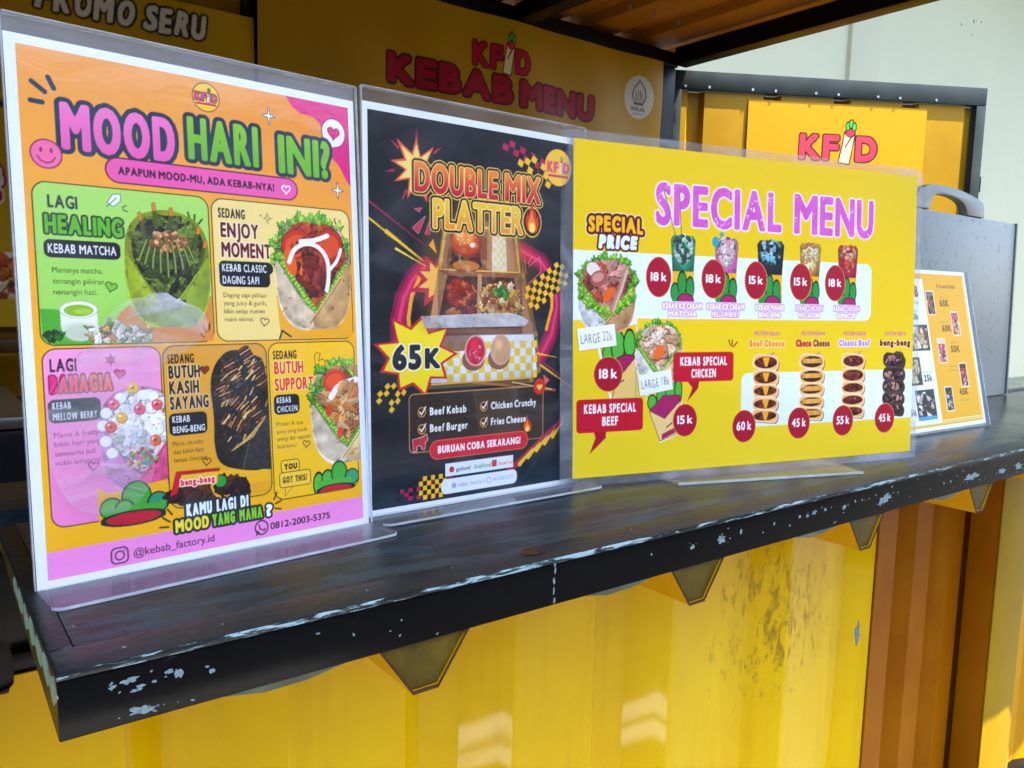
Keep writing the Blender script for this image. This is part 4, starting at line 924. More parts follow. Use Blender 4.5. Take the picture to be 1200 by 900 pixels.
M['top'] = top_mat()
M['black'] = paint('black_enamel', '#0a0b0f', .22, .2, 5, bumpy=.3, bscale=25, dirt='#2a2a2c', dirt_p=(.64, .8), dscale=60)
M['black_strip'] = paint('black_angle_iron', '#1a2226', .35, .2, 12, bumpy=.5, bscale=160, dirt='#46565c', dirt_p=(.62, .72), dscale=120)
M['frame'] = paint('black_frame_paint', '#0e0e10', .4, .2, 8, dirt='#2c2a26', dirt_p=(.62, .8))
M['frame_green'] = paint('dark_green_black_frame', '#2c3432', .4, .2, 8, dirt='#4c544e', dirt_p=(.62, .8), dscale=14)
M['chip'] = paint('primer_showing_through', '#7c979f', .6, .25, 300, bumpy=.3)
M['chip_green'] = paint('worn_green_primer', '#8fa48c', .6, .15, 90, bumpy=.4)
M['olive'] = paint('olive_mottled_yellow', '#5e4c04', .45, .3, 22, dirt='#33290a', dirt_p=(.5, .7), dscale=24)  # dark olive with random darker mottling
M['lip'] = paint('grey_green_lip', '#5c6450', .5, .3, 24)
M['board'] = paint('pale_grey_plastic', '#878e8e', .4, .10, 9, bumpy=.15, dirt='#505656', dirt_p=(.57, .66), dscale=55)
M['board_handle'] = paint('grey_plastic', '#7c827c', .4, .08, 12)
for k_, v_ in (('black', .10), ('frame', .18), ('black_strip', .32)): M[k_].node_tree.nodes['Principled BSDF'].inputs['Specular IOR Level'].default_value = v_
def edge_wear():
    nt = M['black_strip'].node_tree; nd, ln = nt.nodes, nt.links; b = nd['Principled BSDF']
    old = b.inputs['Base Color'].links[0].from_socket
    v = coords(nd); g_ = nd.new('ShaderNodeNewGeometry'); sp = nd.new('ShaderNodeSeparateXYZ'); ln.new(g_.outputs['Normal'], sp.inputs[0])
    f = nd.new('ShaderNodeMapRange'); f.inputs['From Min'].default_value = -.15; f.inputs['From Max'].default_value = -.75; f.inputs['To Min'].default_value = -.35; f.inputs['To Max'].default_value = .06; ln.new(sp.outputs[1], f.inputs['Value'])
    n = tex_noise(nd, ln, 60, 10, .75, mapping(nd, ln, v, (.7, 1, 6)), .5); n2 = tex_noise(nd, ln, 5, 2, .5, v)
    ad = nd.new('ShaderNodeMath'); ad.operation = 'ADD'; ln.new(n.outputs['Fac'], ad.inputs[0]); ln.new(f.outputs[0], ad.inputs[1])
    a2 = nd.new('ShaderNodeMath'); a2.operation = 'MULTIPLY_ADD'; ln.new(n2.outputs['Fac'], a2.inputs[0]); a2.inputs[1].default_value = .35; ln.new(ad.outputs[0], a2.inputs[2])
    k = ramp(nd, ln, a2.outputs[0], .76, .80)
    ln.new(mixc(nd, ln, k.outputs[0], old, lin('#8fb0bc')), b.inputs['Base Color'])
edge_wear()
M['rubber'] = paint('black_rubber_sheet', '#3a3732', .55, .3, 14, bumpy=.8, bscale=30, dirt='#5a554a', dirt_p=(.58, .75), dscale=26)
M['rust'] = paint('rusty_steel', '#5a3414', .7, .4, 30, bumpy=.8, dirt='#2c1a10', dirt_p=(.5, .6))
M['plaster'] = paint('painted_plaster', '#c4c6aa', .75, .06, .8, bumpy=.2, bscale=30, dirt='#b4b298', dirt_p=(.6, .8), dscale=2.5)
M['plaster2'] = paint('painted_plaster_pillar', '#bebfa4', .75, .05, .8, bumpy=.15, bscale=30)
M['paver'] = paint('concrete_ground', '#46443f', .85, .2, 2, bumpy=.5, dirt='#383633', dirt_p=(.5, .8), dscale=9)
M['steel'] = paint('brushed_steel', '#9a9a98', .3, .15, 30, metallic=.9)
M['screw'] = paint('zinc_screw', '#b8bcbc', .35, .1, 90, metallic=.8)
M['brown'] = paint('brown_counter_board', '#5c3c18', .4, .3, 12)
M['note'] = paint('white_sticky_label', '#eef2ee', .7, .02, 60, bumpy=.2)
M['ink'] = paint('ballpoint_ink', '#3a4650', .6, .0)
M['reflector_slab'] = paint('reflector_concrete', '#f0ece0', .8, .03, 6)  # very pale, for the unseen slabs that reflect in the wall
M['scuff'] = paint('grey_scuff', '#8c8c78', .8, .1)
M['far_wall'] = paint('dull_plaster', '#6e665c', .8, .1, 1)
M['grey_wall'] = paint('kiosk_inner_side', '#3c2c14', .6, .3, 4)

# ------------------------------------------------------------------ mesh helpers
def link(name, me, mat, parent=None):
    o = bpy.data.objects.new(name, me); C.objects.link(o)
    if mat is not None and not me.materials: me.materials.append(M[mat])
    if parent: o.parent = parent
    return o
def thing(name, label, cat, loc=(0, 0, 0), group=None, mat=None):
    o = bpy.data.objects.new(name, None); C.objects.link(o); o.location = loc
    o.empty_display_size = .05
    if mat is not None: o.matrix_world = mat
    o['label'] = label; o['category'] = cat
    if group: o['group'] = group
    return o
def tag(o, label, cat, group=None):
    o['label'] = label; o['category'] = cat
    if group: o['group'] = group
    return o
class MB:
    def __init__(s): s.v = []; s.f = []
    def add(s, V, F):
        n = len(s.v); s.v += [tuple(p) for p in V]; s.f += [tuple(i + n for i in f) for f in F]; return s
    def box(s, x0, x1, y0, y1, z0, z1):
        return s.add([(x0, y0, z0), (x1, y0, z0), (x1, y1, z0), (x0, y1, z0), (x0, y0, z1), (x1, y0, z1), (x1, y1, z1), (x0, y1, z1)],
                     [(0, 3, 2, 1), (4, 5, 6, 7), (0, 1, 5, 4), (1, 2, 6, 5), (2, 3, 7, 6), (3, 0, 4, 7)])
    def prism(s, P, axis, a, b):
        """closed outline P (2-D) extruded along an axis"""
        n = len(P)
        def pt(p, t):
            return {'x': (t, p[0], p[1]), 'y': (p[0], t, p[1]), 'z': (p[0], p[1], t)}[axis]
        V = [pt(p, a) for p in P] + [pt(p, b) for p in P]
        F = [tuple(range(n))[::-1], tuple(range(n, 2 * n))] + [(i, (i + 1) % n, n + (i + 1) % n, n + i) for i in range(n)]
        return s.add(V, F)
    def strip(s, P, axis, a, b, off, steps=1):
        """thin folded sheet: open profile P, second skin offset by off"""
        n = len(P); Q = [(p[0] + off[0], p[1] + off[1]) for p in P]
        def pt(p, t): return {'x': (t, p[0], p[1]), 'y': (p[0], t, p[1]), 'z': (p[0], p[1], t)}[axis]
        V = []
        for k in range(steps + 1):
            t = a + (b - a) * k / steps; V += [pt(p, t) for p in P] + [pt(p, t) for p in Q]
        F = []; m = 2 * n
        for k in range(steps):
            A, B = k * m, (k + 1) * m
            for i in range(n - 1):
                F += [(A + i, A + i + 1, B + i + 1, B + i), (A + n + i, B + n + i, B + n + i + 1, A + n + i + 1)]
            F += [(A, B, B + n, A + n), (A + n - 1, A + 2 * n - 1, B + 2 * n - 1, B + n - 1)]
        for i in range(n - 1):
            F += [(i, n + i, n + i + 1, i + 1)]; A = steps * m; F += [(A + i, A + i + 1, A + n + i + 1, A + n + i)]
        return s.add(V, F)
    def mesh(s, name, bevel=0, seg=2, smooth_=False):
        me = bpy.data.meshes.new(name); me.from_pydata(s.v, [], s.f)
        bm = bmesh.new(); bm.from_mesh(me); bmesh.ops.recalc_face_normals(bm, faces=bm.faces)
        if bevel: bmesh.ops.bevel(bm, geom=[e for e in bm.edges if e.is_manifold and e.calc_face_angle(0) > .5], offset=bevel, segments=seg, profile=.6, affect='EDGES', clamp_overlap=True)
        bm.to_mesh(me); bm.free()
        if smooth_ or bevel:
            for p in me.polygons: p.use_smooth = True
            me.set_sharp_from_angle(angle=math.radians(35))
        return me
    def build(s, name, mat, parent=None, bevel=0, seg=2): return link(name, s.mesh(name, bevel, seg), mat, parent)
def box(name, mat, parent, x0, x1, y0, y1, z0, z1, bevel=0, seg=2): return MB().box(x0, x1, y0, y1, z0, z1).build(name, mat, parent, bevel, seg)

# ------------------------------------------------------------------ ground and building behind
g = MB().add([(-60, -60, -1), (60, -60, -1), (60, 60, -1), (-60, 60, -1)], [(0, 1, 2, 3)]).build('ground', 'paver'); g['kind'] = 'structure'
bld = thing('building', 'pale greenish cream plaster building wall rising behind the yellow kiosk', 'building', (6, 3.0, -1))
def rel(o, loc): o.location = -Vector(loc) if loc else o.location; return o
bo = (6, 3.0, -1)
rel(box('wall', 'plaster', bld, -3, 5.56, 3.03, 3.25, -1, 3.8), bo)
rel(box('pillar', 'plaster2', bld, 5.56, 5.95, 3.0, 3.25, -1, 3.8, .01), bo)
rel(box('wall', 'plaster', bld, 5.95, 14, 3.02, 3.25, -1, 3.8), bo)
rel(box('shade_canopy', 'plaster2', bld, -3, 14, 1.2, 3.25, 3.8, 3.95), bo)  # unseen canopy added to keep the sun off this wall
rs = random.Random(5)
for i in range(5):
    sm = MB()
    x, z = 7.35 + rs.uniform(-.16, .22), 2.50 + rs.uniform(-.07, .09); r = rs.uniform(.004, .012)
    sm.prism([(x + r * math.cos(k) * rs.uniform(.5, 1.5), z + r * 1.5 * math.sin(k) * rs.uniform(.6, 1.2)) for k in (0, 1, 2.1, 3.1, 4.2, 5.2)], 'y', 3.0165, 3.021); rel(sm.build('scuff_mark', 'scuff', bld), bo)


path = thing('reflector_paving', 'unseen pale concrete slabs added to reflect as bright bands in the wall', 'reflector_paving', (-.5, -1.2, -1))  # out of view, added to mirror as highlights in the glossy wall
for i in range(2, 5):
    for (ya, yb) in ((-1.42, -1.19), (-1.12, -.965)):
        rel(box('reflector_slab', 'reflector_slab', path, -1.55 + i * .41, -1.16 + i * .41, ya, yb, -1.02, -.985, .004), (-.5, -1.2, -1))
# unseen building added behind the viewer to block low sky from the interior
ho = (0, -9, -1)
hs = thing('building', 'unseen dull grey brown building added across the yard to block low sky light', 'building', ho)
rel(box('wall', 'far_wall', hs, -16, 14, -9.4, -9, -1, 3.6), ho); rel(box('added_roof_edge', 'frame', hs, -16.3, 14.3, -9.6, -8.6, 3.6, 3.85), ho)  # wall and roof edge of the unseen building added to block low sky
for i in range(9): rel(box('added_window', 'frame', hs, -14 + i * 3.1, -12.6 + i * 3.1, -9.0, -8.97, .1, 1.6), ho)

# ------------------------------------------------------------------ the kiosk
K = thing('kiosk', 'yellow corrugated steel container kiosk with black frame and open serving front', 'kiosk', (1.0, 1.0, -1))
ko = (1.0, 1.0, -1)
kp = lambda o: rel(o, ko)
def corr(x0, x1, yo, depth, per, ph, fr=(.19, .47, .14, .20)):
    """profile of the folded wall: slope facing left, outer flat, slope facing right, inner flat"""
    P = []; k = math.floor((x0 - ph) / per) - 1
    while ph + k * per < x1 + per:
        a = ph + k * per
        P += [(a, yo + depth), (a + fr[0] * per, yo), (a + (fr[0] + fr[1] * .12) * per, yo), (a + (fr[0] + fr[1] * .15) * per, yo + .0015), (a + (fr[0] + fr[1]) * per, yo + .0005), (a + (fr[0] + fr[1] + fr[2]) * per, yo + depth)]
        k += 1
    out = []
    for i in range(len(P) - 1):
        (xa, ya), (xb, yb) = P[i], P[i + 1]
        if xb <= x0 or xa >= x1: continue
        if xa < x0: ya += (yb - ya) * (x0 - xa) / (xb - xa); xa = x0
        if xb > x1: yb = ya + (yb - ya) * (x1 - xa) / (xb - xa); xb = x1
        if not out: out.append((xa, ya))
        out.append((xb, yb))
    return out
kp(MB().strip(corr(-1.2, 1.205, .250, .033, .241, .442), 'z', -.95, -.105, (0, .002), 1).build('front_panel', 'yellow', K, .002, 2))
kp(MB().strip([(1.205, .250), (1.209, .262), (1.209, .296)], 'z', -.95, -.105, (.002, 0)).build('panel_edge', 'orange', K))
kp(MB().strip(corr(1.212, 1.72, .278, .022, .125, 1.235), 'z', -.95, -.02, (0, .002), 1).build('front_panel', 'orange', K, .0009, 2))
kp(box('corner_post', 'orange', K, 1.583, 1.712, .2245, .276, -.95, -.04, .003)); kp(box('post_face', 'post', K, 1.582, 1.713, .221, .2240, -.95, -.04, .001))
kp(MB().strip(corr(1.714, 2.30, .305, .02, .241, 1.80), 'z', -.95, -.02, (0, .002), 1).build('front_panel', 'yellow_in', K))
kp(box('sill_beam', 'frame', K, -1.2, 2.33, .262, .34, -.104, -.0215, .004))
kp(box('sill_board', 'top', K, -1.2, 2.33, .3, .40, -.021, -.0005, .002))
kp(box('rim_rail', 'rust', K, -1.2, .047, .24, .262, -.112, -.098, .002))
kp(box('rim_rail', 'frame', K, .05, 1.24, .2525, .262, -.103, -.09, .002))
# base frame, floor, rear
kp(box('floor_slab', 'frame', K, -1.2, 2.33, .30, 1.80, -.99, -.9))
kp(MB().strip(corr(-1.2, 2.30, 1.80, .03, .241, .1), 'z', -.9, 1.06, (0, .002)).build('rear_wall', 'yellow_in', K))
kp(MB().strip([(1.8, -.9), (1.8, 1.06)], 'x', -1.2, -1.18, (0, .0)).build('side_wall', 'grey_wall', K)) if False else kp(box('side_wall', 'grey_wall', K, -1.22, -1.2, .3, 1.83, -.95, 1.06))
kp(box('post', 'frame', K, .738, .784, 1.70, 1.79, -.9, .99, .003))
kp(box('post', 'frame', K, 2.208, 2.290, 1.70, 1.80, -.95, .985, .003))
kp(box('post', 'frame', K, 2.25, 2.33, .27, .35, -.95, 1.0, .003))
kp(box('post', 'frame', K, -1.2, -1.12, .27, .35, -.95, 1.0, .003))
kp(box('rear_beam', 'frame', K, -1.2, 2.29, 1.69, 1.80, .986, 1.036, .003))
kp(box('side_beam', 'frame', K, 2.27, 2.33, .27, 1.69, .992, 1.052, .003))
kp(box('cross_beam', 'frame', K, 1.545, 1.605, .35, 1.689, .990, 1.040, .003))
kp(box('cross_beam', 'frame', K, .50, .56, .35, 1.689, .990, 1.040, .003))
kp(box('front_beam', 'frame', K, -1.2, 2.27, .27, .34, .995, 1.06, .003))
# roof sheet, ribs running to the front
Pz = []
x = -1.2
while x < 2.36:
    Pz += [(x, 1.062), (x + .09, 1.062), (x + .115, 1.085), (x + .18, 1.085), (x + .205, 1.062)]; x += .241
kp(MB().strip(Pz, 'y', .2, 1.86, (0, .002)).build('roof_sheet', 'roof', K))
for i in range(10):
    kp(MB().prism([(1.3 + i * .11 + .004 * math.cos(a), 1.5 + .004 * math.sin(a)) for a in np.linspace(0, 5.5, 7)], 'z', 1.03 if False else 1.046, 1.0615).build('roof_screw', 'screw', K)) if i < 8 else None
# unseen flap added above the counter, shaped to shade the shelf
aw = MB().strip([(x_, z_) for x_, z_ in Pz if x_ < 2.04], 'y', -.47, .24, (0, .002))
aw.v = [(v[0], v[1], v[2] + (.24 - v[1]) * .12) for v in aw.v]
kp(aw.build('shade_flap', 'roof', K))
fr = MB()
for (a, b, c_, d) in ((-1.2, 2.055, -.50, -.47), (-1.2, -1.14, -.47, .24), (2.0, 2.055, -.47, .24)): fr.box(a, b, c_, d, 1.06, 1.10)
fr.v = [(v[0], v[1], v[2] + (.24 - v[1]) * .12 - .004) for v in fr.v]
kp(fr.build('shade_flap_frame', 'frame', K))
# the end door swung open beyond the counter: local frame along the door
ang = math.radians(120); du = Vector((math.sin(ang), math.cos(ang), 0)); dn = Vector((-du.y, du.x, 0))
if dn.y < 0: dn = -dn
door_m = Matrix(((du.x, dn.x, 0, 2.315), (du.y, dn.y, 0, 1.737), (0, 0, 1, 0), (0, 0, 0, 1)))
def dk(o): o.matrix_parent_inverse = Matrix.Identity(4); o.matrix_basis = Matrix.Translation(-Vector(ko)) @ door_m; return o
fd = MB().box(0, 1.262, 0, .045, .927, .995).box(0, .038, 0, .045, -.88, .926).box(1.222, 1.262, 0, .045, -.88, .926).box(0, 1.262, 0, .045, -.93, -.881)
D = dk(fd.build('end_door', 'frame_green', K, .003))
def dc(o): return o
Pd = []
x = .04
for a, b in ((.0, .012), (.02, .012), (.035, .036), (.075, .036), (.09, .012), (.32, .012), (.335, .036), (.375, .036), (.39, .012), (.60, .012), (.615, .036), (.655, .036), (.67, .012), (.88, .012), (.895, .036), (.935, .036), (.95, .012), (1.14, .012), (1.155, .036), (1.18, .036)): Pd.append((.04 + a, b))
MB().strip(Pd, 'z', -.879, .925, (0, .002)).build('door_panel', 'door', D)
for sx in (.05, .142, .31, .40, .56, .65, .81, .90, 1.05):
    MB().prism([(sx + .005 * math.cos(a), .938 + .005 * math.sin(a)) for a in np.linspace(0, 5.5, 8)], 'y', -.003, 0.0005).build('screw', 'screw', D)
MB().box(1.262, 1.27, .005, .02, .60, .66).build('latch', 'frame', D)
for z in (.80, .70, .3, -.4): kp(MB().box(2.288, 2.318, 1.715, 1.735, z, z + .05).build('hinge', 'frame', K, .002))

# ------------------------------------------------------------------ banners
def sheet_world(A, name, mat, x0, y, z1, label, cat, wav=.006, seed=0):
    rs_ = random.Random(seed); a, b, c_ = rs_.uniform(0, 6), rs_.uniform(0, 6), rs_.uniform(0, 6)
    f = lambda X, Z: wav * (np.sin(X * 9 + a) + .6 * np.sin(X * 21 + Z * 7 + b) + .5 * np.sin(Z * 16 + X * 4 + c_))
    me = A.mesh(name, f); me.materials.append(M[mat])
    o = bpy.data.objects.new(name, me); C.objects.link(o)
    # local x right, y up, z towards the viewer
    o.matrix_world = Matrix(((1, 0, 0, x0), (0, 0, -1, y), (0, 1, 0, z1 - A.h / 1000), (0, 0, 0, 1)))
    return tag(o, label, cat)
sheet_world(banner_menu(), 'banner', 'vinyl', .742, 1.683, .987, 'wide yellow vinyl banner with red KEBAB MENU lettering hung inside the kiosk', 'banner', .005, 1)
sheet_world(banner_promo(), 'banner', 'vinyl', -.164, 1.688, .826, 'yellow vinyl banner with white PROMO SERU lettering behind the orange poster', 'banner', .004, 2)
Ad = banner_door(); me = Ad.mesh('banner'); me.materials.append(M['vinyl']); o = bpy.data.objects.new('banner', me); C.objects.link(o)
o.matrix_world = door_m @ Matrix(((1, 0, 0, .30), (0, 0, -1, .006), (0, 1, 0, .905 - .76), (0, 0, 0, 1)))
tag(o, 'small plain yellow banner with KFD logo fixed to the open end door', 'banner')

# ------------------------------------------------------------------ the shelf counter
S = thing('counter_shelf', 'black steel serving shelf with chipped front edge and corrugated yellow underside', 'counter', (1.2, .13, -.0315))
so = (1.2, .13, -.0315)
sp_ = lambda o: rel(o, so)
X0, X1, H = .0455, 2.3, .0315
sp_(box('top_plate', 'top', S, X0 + .011, X1, .026, .262, -.006, -.0004, .0003))
sp_(MB().box(X0, X1, .0, .0262, -.004, 0.0).build('front_angle', 'black_strip', S, .0012))
sp_(box('end_angle', 'black_strip', S, X0, X0 + .0105, .0265, .255, -.004, .0003, .001))
sp_(box('front_fascia', 'black', S, X0 + .0003, X1, .0006, .003, -H, -.0042, .0008))
sp_(MB().prism([(.0035, -.0045), (.255, -.0045), (.255, -.012), (.0035, -H)], 'x', X0 + .0005, X0 + .003).build('end_plate', 'olive', S))
# corrugated underside, ridges hanging below the fascia
Pu = [(X0 + .004, -.022)]
for cx in [.2315 + .2365 * k for k in range(9)]:
    Pu += [(cx - .0315, -.030), (cx - .009, -.062), (cx + .008, -.062), (cx + .030, -.030)]
Pu.append((X1 - .01, -.030))
Pu = [p for p in Pu if p[0] < X1]
sp_(MB().strip(Pu, 'y', .002, .25, (0, .0015)).build('underside_sheet', 'yellow_in', S))
sp_(MB().strip([(a, b - .0003) for a, b in Pu], 'y', .0012, .0019, (0, .0022)).build('cut_edge', 'rust', S))
for k in range(9):
    cx = .2315 + .2365 * k
    if cx + .03 > X1: break
    sp_(MB().prism([(cx - .0305, -.0312), (cx - .009, -.0612), (cx + .008, -.0612), (cx + .0295, -.0312)], 'y', .0035, .005).build('ridge_cap', 'olive', S))
    sp_(MB().prism([(cx - .118, -.0310), (cx - .095, -.0352), (cx - .072, -.0348), (cx - .048, -.0310)], 'y', .001, .005).build('bottom_lip', 'lip', S))
# chips in the paint
rs = random.Random(11)
def chip(x, z, w, h, y=.0006, seed=0, mat='chip', name='paint_chip', ax='y'):
    """ragged flake of missing paint"""
    n = max(9, min(40, int(w * 2200))); r = random.Random(seed); P = []
    a1, a2, a3 = r.uniform(0, 6), r.uniform(0, 6), r.uniform(0, 6)
    for i in range(n):
        a = 2 * math.pi * i / n
        q = .78 + .18 * math.sin(2 * a + a1) + .16 * math.sin(5 * a + a2) + .10 * math.sin(9 * a + a3) + r.uniform(-.14, .14)
        P.append((x + w / 2 * q * math.cos(a), z + h / 2 * q * math.sin(a) + (x * 0)))
    if ax == 'y': me = MB().prism(P, 'y', y - .00025, y + .0002)
    else: me = MB().prism(P, 'z', y - .0002, y + .00025)
    return sp_(me.build(name, mat, S))
chips = [((0.0745, -0.011), 8.1, 3.8), ((0.0674, -0.0122), 4.6, 1.9), ((0.0772, -0.0163), 5.2, 2.3), ((0.0794, -0.0149), 4.1, 1.9), ((0.0849, -0.0144), 3.5, 1.6), ((0.092, -0.0114), 4.2, 2.4), ((0.0957, -0.0136), 5.2, 6.4), ((0.1109, -0.0165), 3.1, 3.3), ((0.0794, -0.0265), 12.7, 5.2), ((0.1016, -0.0285), 3.0, 1.2), ((0.1648, -0.0111), 3.3, 1.3), ((0.1851, -0.0166), 1.7, 2.7), ((0.214, -0.0154), 1.4, 1.9), ((0.2131, -0.024), 1.4, 1.9), ((0.2376, -0.029), 2.2, 1.5), ((0.2071, -0.0201), 1.4, 0.9), ((0.4142, -0.0142), 2.3, 2.4), ((0.4577, -0.0167), 5.7, 3.8), ((0.4909, -0.0164), 12.7, 6.5), ((0.5148, -0.0143), 4.0, 5.3), ((0.5579, -0.0147), 3.1, 4.2), ((0.5434, -0.0196), 2.1, 1.4), ((0.5796, -0.0196), 4.2, 1.4), ((0.5933, -0.0142), 4.2, 2.9), ((0.6045, -0.0152), 5.3, 3.6), ((0.6144, -0.0137), 6.5, 3.6), ((0.6313, -0.0136), 5.5, 3.0), ((0.661, -0.0159), 6.8, 6.1), ((0.6788, -0.0129), 3.5, 3.8), ((0.6906, -0.0133), 2.3, 2.3), ((0.731, -0.018), 25, 9.5), ((0.7427, -0.0077), 3.6, 1.6), ((0.7917, -0.0068), 2.5, 1.7), ((0.7778, -0.0221), 2.5, 1.7), ((0.8189, -0.0202), 2.6, 1.7), ((0.8473, -0.0176), 2.6, 3.5), ((0.8622, -0.0176), 4.0, 3.5), ((0.8373, -0.0072), 2.6, 1.7), ((0.9105, -0.0181), 34, 9.2), ((0.9057, -0.0056), 2.7, 1.8), ((0.9859, -0.0209), 18, 7.8), ((1.03, -.02), 22, 8), ((0.6476, -0.0275), 5.6, 1.5)]
for i, ((x, z), w, h) in enumerate(chips): chip(x, z, w / 1000, h / 1000, seed=i + 1)
for i, ((x, z), w, h) in enumerate(chips):          # small flakes scattered round the larger ones
    if w > 5:
        for k in range(int(w * .7)):
            qx, qz = x + rs.gauss(0, w * .75) / 1000, z + rs.gauss(0, h * .5) / 1000
            if -.029 < qz < -.006: s_ = rs.uniform(.5, 1.5) / 1000; chip(qx, qz, s_ * rs.uniform(1, 2), s_, seed=900 + i * 20 + k)
# seam with primer and the round hole
for z0 in (-.0305, -.024, -.0175, -.0105, -.0065): chip(.3250 + rs.uniform(-.0004, .0004), z0 + .002, .0022, .006, seed=int(-z0 * 1e4))
MBr = MB()
for k in range(14):
    a0, a1 = 2 * math.pi * k / 14, 2 * math.pi * (k + 1) / 14
    for (r0, r1) in ((.0062, .0078),):
        MBr.add([(.318 + r * math.cos(a), .0165 + r * .75 * math.sin(a), z) for a, r, z in ((a0, r0, .0002), (a1, r0, .0002), (a1, r1, .0006), (a0, r1, .0006))], [(0, 1, 2, 3)])
MBr.add([(.318 + .0062 * math.cos(a), .0165 + .0062 * .75 * math.sin(a), .00025) for a in np.linspace(0, 6.28, 15)[:-1]], [tuple(range(14))])
sp_(MBr.build('bolt_hole', 'rust', S))
for i, (x, y) in enumerate(((.06, .05), (.075, .012), (.12, .013), (.2, .015), (.26, .02), (.41, .017), (.52, .014), (.61, .02))):
    chip(x, y, .0015, .0012, .0002, seed=50 + i, ax='z')
# worn primer down the left end
for i in range(7): 
    z_, y_ = -.004 - .022 * rs.random() * (1 - i / 9), .012 + i * .024
    P = [(y_ + .012 * math.cos(a) * rs.uniform(.7, 1.2), max(-.027 + .002 * i, min(-.0046, -.012 + .007 * math.sin(a) * rs.uniform(.6, 1.2)))) for a in np.linspace(0, 5.9, 11)]
    sp_(MB().prism(P, 'x', X0 + .0002, X0 + .0006).build('paint_chip', 'chip_green', S))

# ------------------------------------------------------------------ sign frames
def frame_matrix(x, y, z, th, ph):
    u = Vector((math.cos(th), math.sin(th), 0)); n = Vector((-math.sin(th), math.cos(th), 0))
    up = math.cos(ph) * Vector((0, 0, 1)) + math.sin(ph) * n; w = u.cross(up)      # w faces the viewer
    return Matrix(((u.x, up.x, w.x, x), (u.y, up.y, w.y, y), (u.z, up.z, w.z, z), (0, 0, 0, 1)))
def paper_obj(name, A, margin, pw, phh, mtx, label, cat, pmat='print', dz=0.0):
    """sheet of paper (origin at its lower left) with the print on its face"""
    t = thing(name, label, cat, mat=mtx)
    box('paper', 'paper', t, 0, pw, 0, phh, -.0004, 0)
    me = A.mesh('print'); me.materials.append(M[pmat]); p = bpy.data.objects.new('print', me); C.objects.link(p); p.parent = t
    p.location = (margin[0], margin[1], .00012)
    return t
def holder(mtx, w, h, foot, label, foot_drop, group='clear acrylic sign holders on the counter', r=.004):
    t = thing('sign_holder', label, 'sign holder', mat=mtx, group=group)
    def rounded(x0, x1, y0, y1, z0, z1, rr=.004):
        P = []
        for cx, cy, a0 in ((x1 - rr, y1 - rr, 0), (x0 + rr, y1 - rr, 90), (x0 + rr, y0 + rr, 180), (x1 - rr, y0 + rr, 270)):
            for k in range(5): a = math.radians(a0 + k * 22.5); P.append((cx + rr * math.cos(a), cy + rr * math.sin(a)))
        return MB().prism(P, 'z', z0, z1)
    rounded(0, w, 0, h, .0010, .0026, .002).build('front_sheet', 'acrylic', t)
    rounded(0, w, 0, h, -.0030, -.0014, .002).build('back_sheet', 'acrylic_back', t)
    # side edges catch the light
    box('sheet_edge', 'acrylic_edge', t, -.0003, .0003, .001, h, .0008, .0028); box('sheet_edge', 'acrylic_edge', t, w - .0003, w + .0003, .001, h, .0008, .0028)
    box('sheet_edge', 'acrylic_edge', t, .001, w - .001, h - .0003, h + .0003, -.0030, .0028)
    # folded foot, level on the counter
    inv = mtx.to_3x3().inverted()
    fwd = inv @ Vector((mtx[1][0], -mtx[0][0], 0)).normalized()      # level direction towards the viewer
    f = MB(); n = 6; rr = .006
    up = inv @ Vector((0, 0, 1))
    outl = [(0, 0), (0, foot - rr)] + [(rr - rr * math.cos(a), foot - rr + rr * math.sin(a)) for a in np.linspace(.3, 1.57, 4)]
    outl += [(w - a, b) for a, b in outl[::-1]]
    V = []
    for q in (0.0, .0016):
        V += [Vector((a, 0, .0028)) + fwd * b + up * q for a, b in outl]
    m_ = len(outl); F = [tuple(range(m_))[::-1], tuple(range(m_, 2 * m_))] + [(i, (i + 1) % m_, m_ + (i + 1) % m_, m_ + i) for i in range(m_)]
    f.add(V, F); f.build('foot', 'acrylic_back', t)
    e = MB(); E0 = [Vector((a, 0, .0028)) + fwd * (b + .0003) + up * .0001 for a, b in outl[2:-2]]
    for i in range(len(E0) - 1):
        a, b = E0[i], E0[i + 1]
        e.add([a, b, b + up * .0015, a + up * .0015, a + fwd * .0008, b + fwd * .0008, b + up * .0015 + fwd * .0008, a + up * .0015 + fwd * .0008], [(0, 1, 2, 3), (4, 7, 6, 5), (0, 4, 5, 1), (3, 2, 6, 7), (0, 3, 7, 4), (1, 5, 6, 2)])
    e.build('foot_edge', 'acrylic_edge', t)
    return t
R = math.radians
m1 = frame_matrix(.0573, .1114, .0048, R(5.6785), R(4.2892)); m2 = frame_matrix(.2697, .1438, .0050, R(.8864), R(1.9056)) @ Matrix.Scale(1.004, 4); m3 = frame_matrix(.4600, .1376, .0068, R(-12.8897), R(3.5447)) @ Matrix.Scale(.984, 4)
T = lambda x, y, z=0: Matrix.Translation((x, y, z))
paper_obj('menu_poster', poster_mood(), (.0055, .0048), .210, .297, m1 @ T(-.0055, -.0048), 'orange and pink poster headed MOOD HARI INI? at the left end of the counter', 'poster')
holder(m1 @ T(-.0068, -.0048), .2125, .3065, .0335, 'clear acrylic holder around the orange MOOD HARI INI? poster', 0)
paper_obj('menu_poster', poster_double(), (.0042, .0048), .210, .297, m2 @ T(-.0042, -.0048), 'black DOUBLE MIX PLATTER poster with a 65K price burst, second from the left', 'poster')
holder(m2 @ T(-.0056, -.0040), .2125, .3060, .0270, 'clear acrylic holder around the black DOUBLE MIX PLATTER poster', 0)
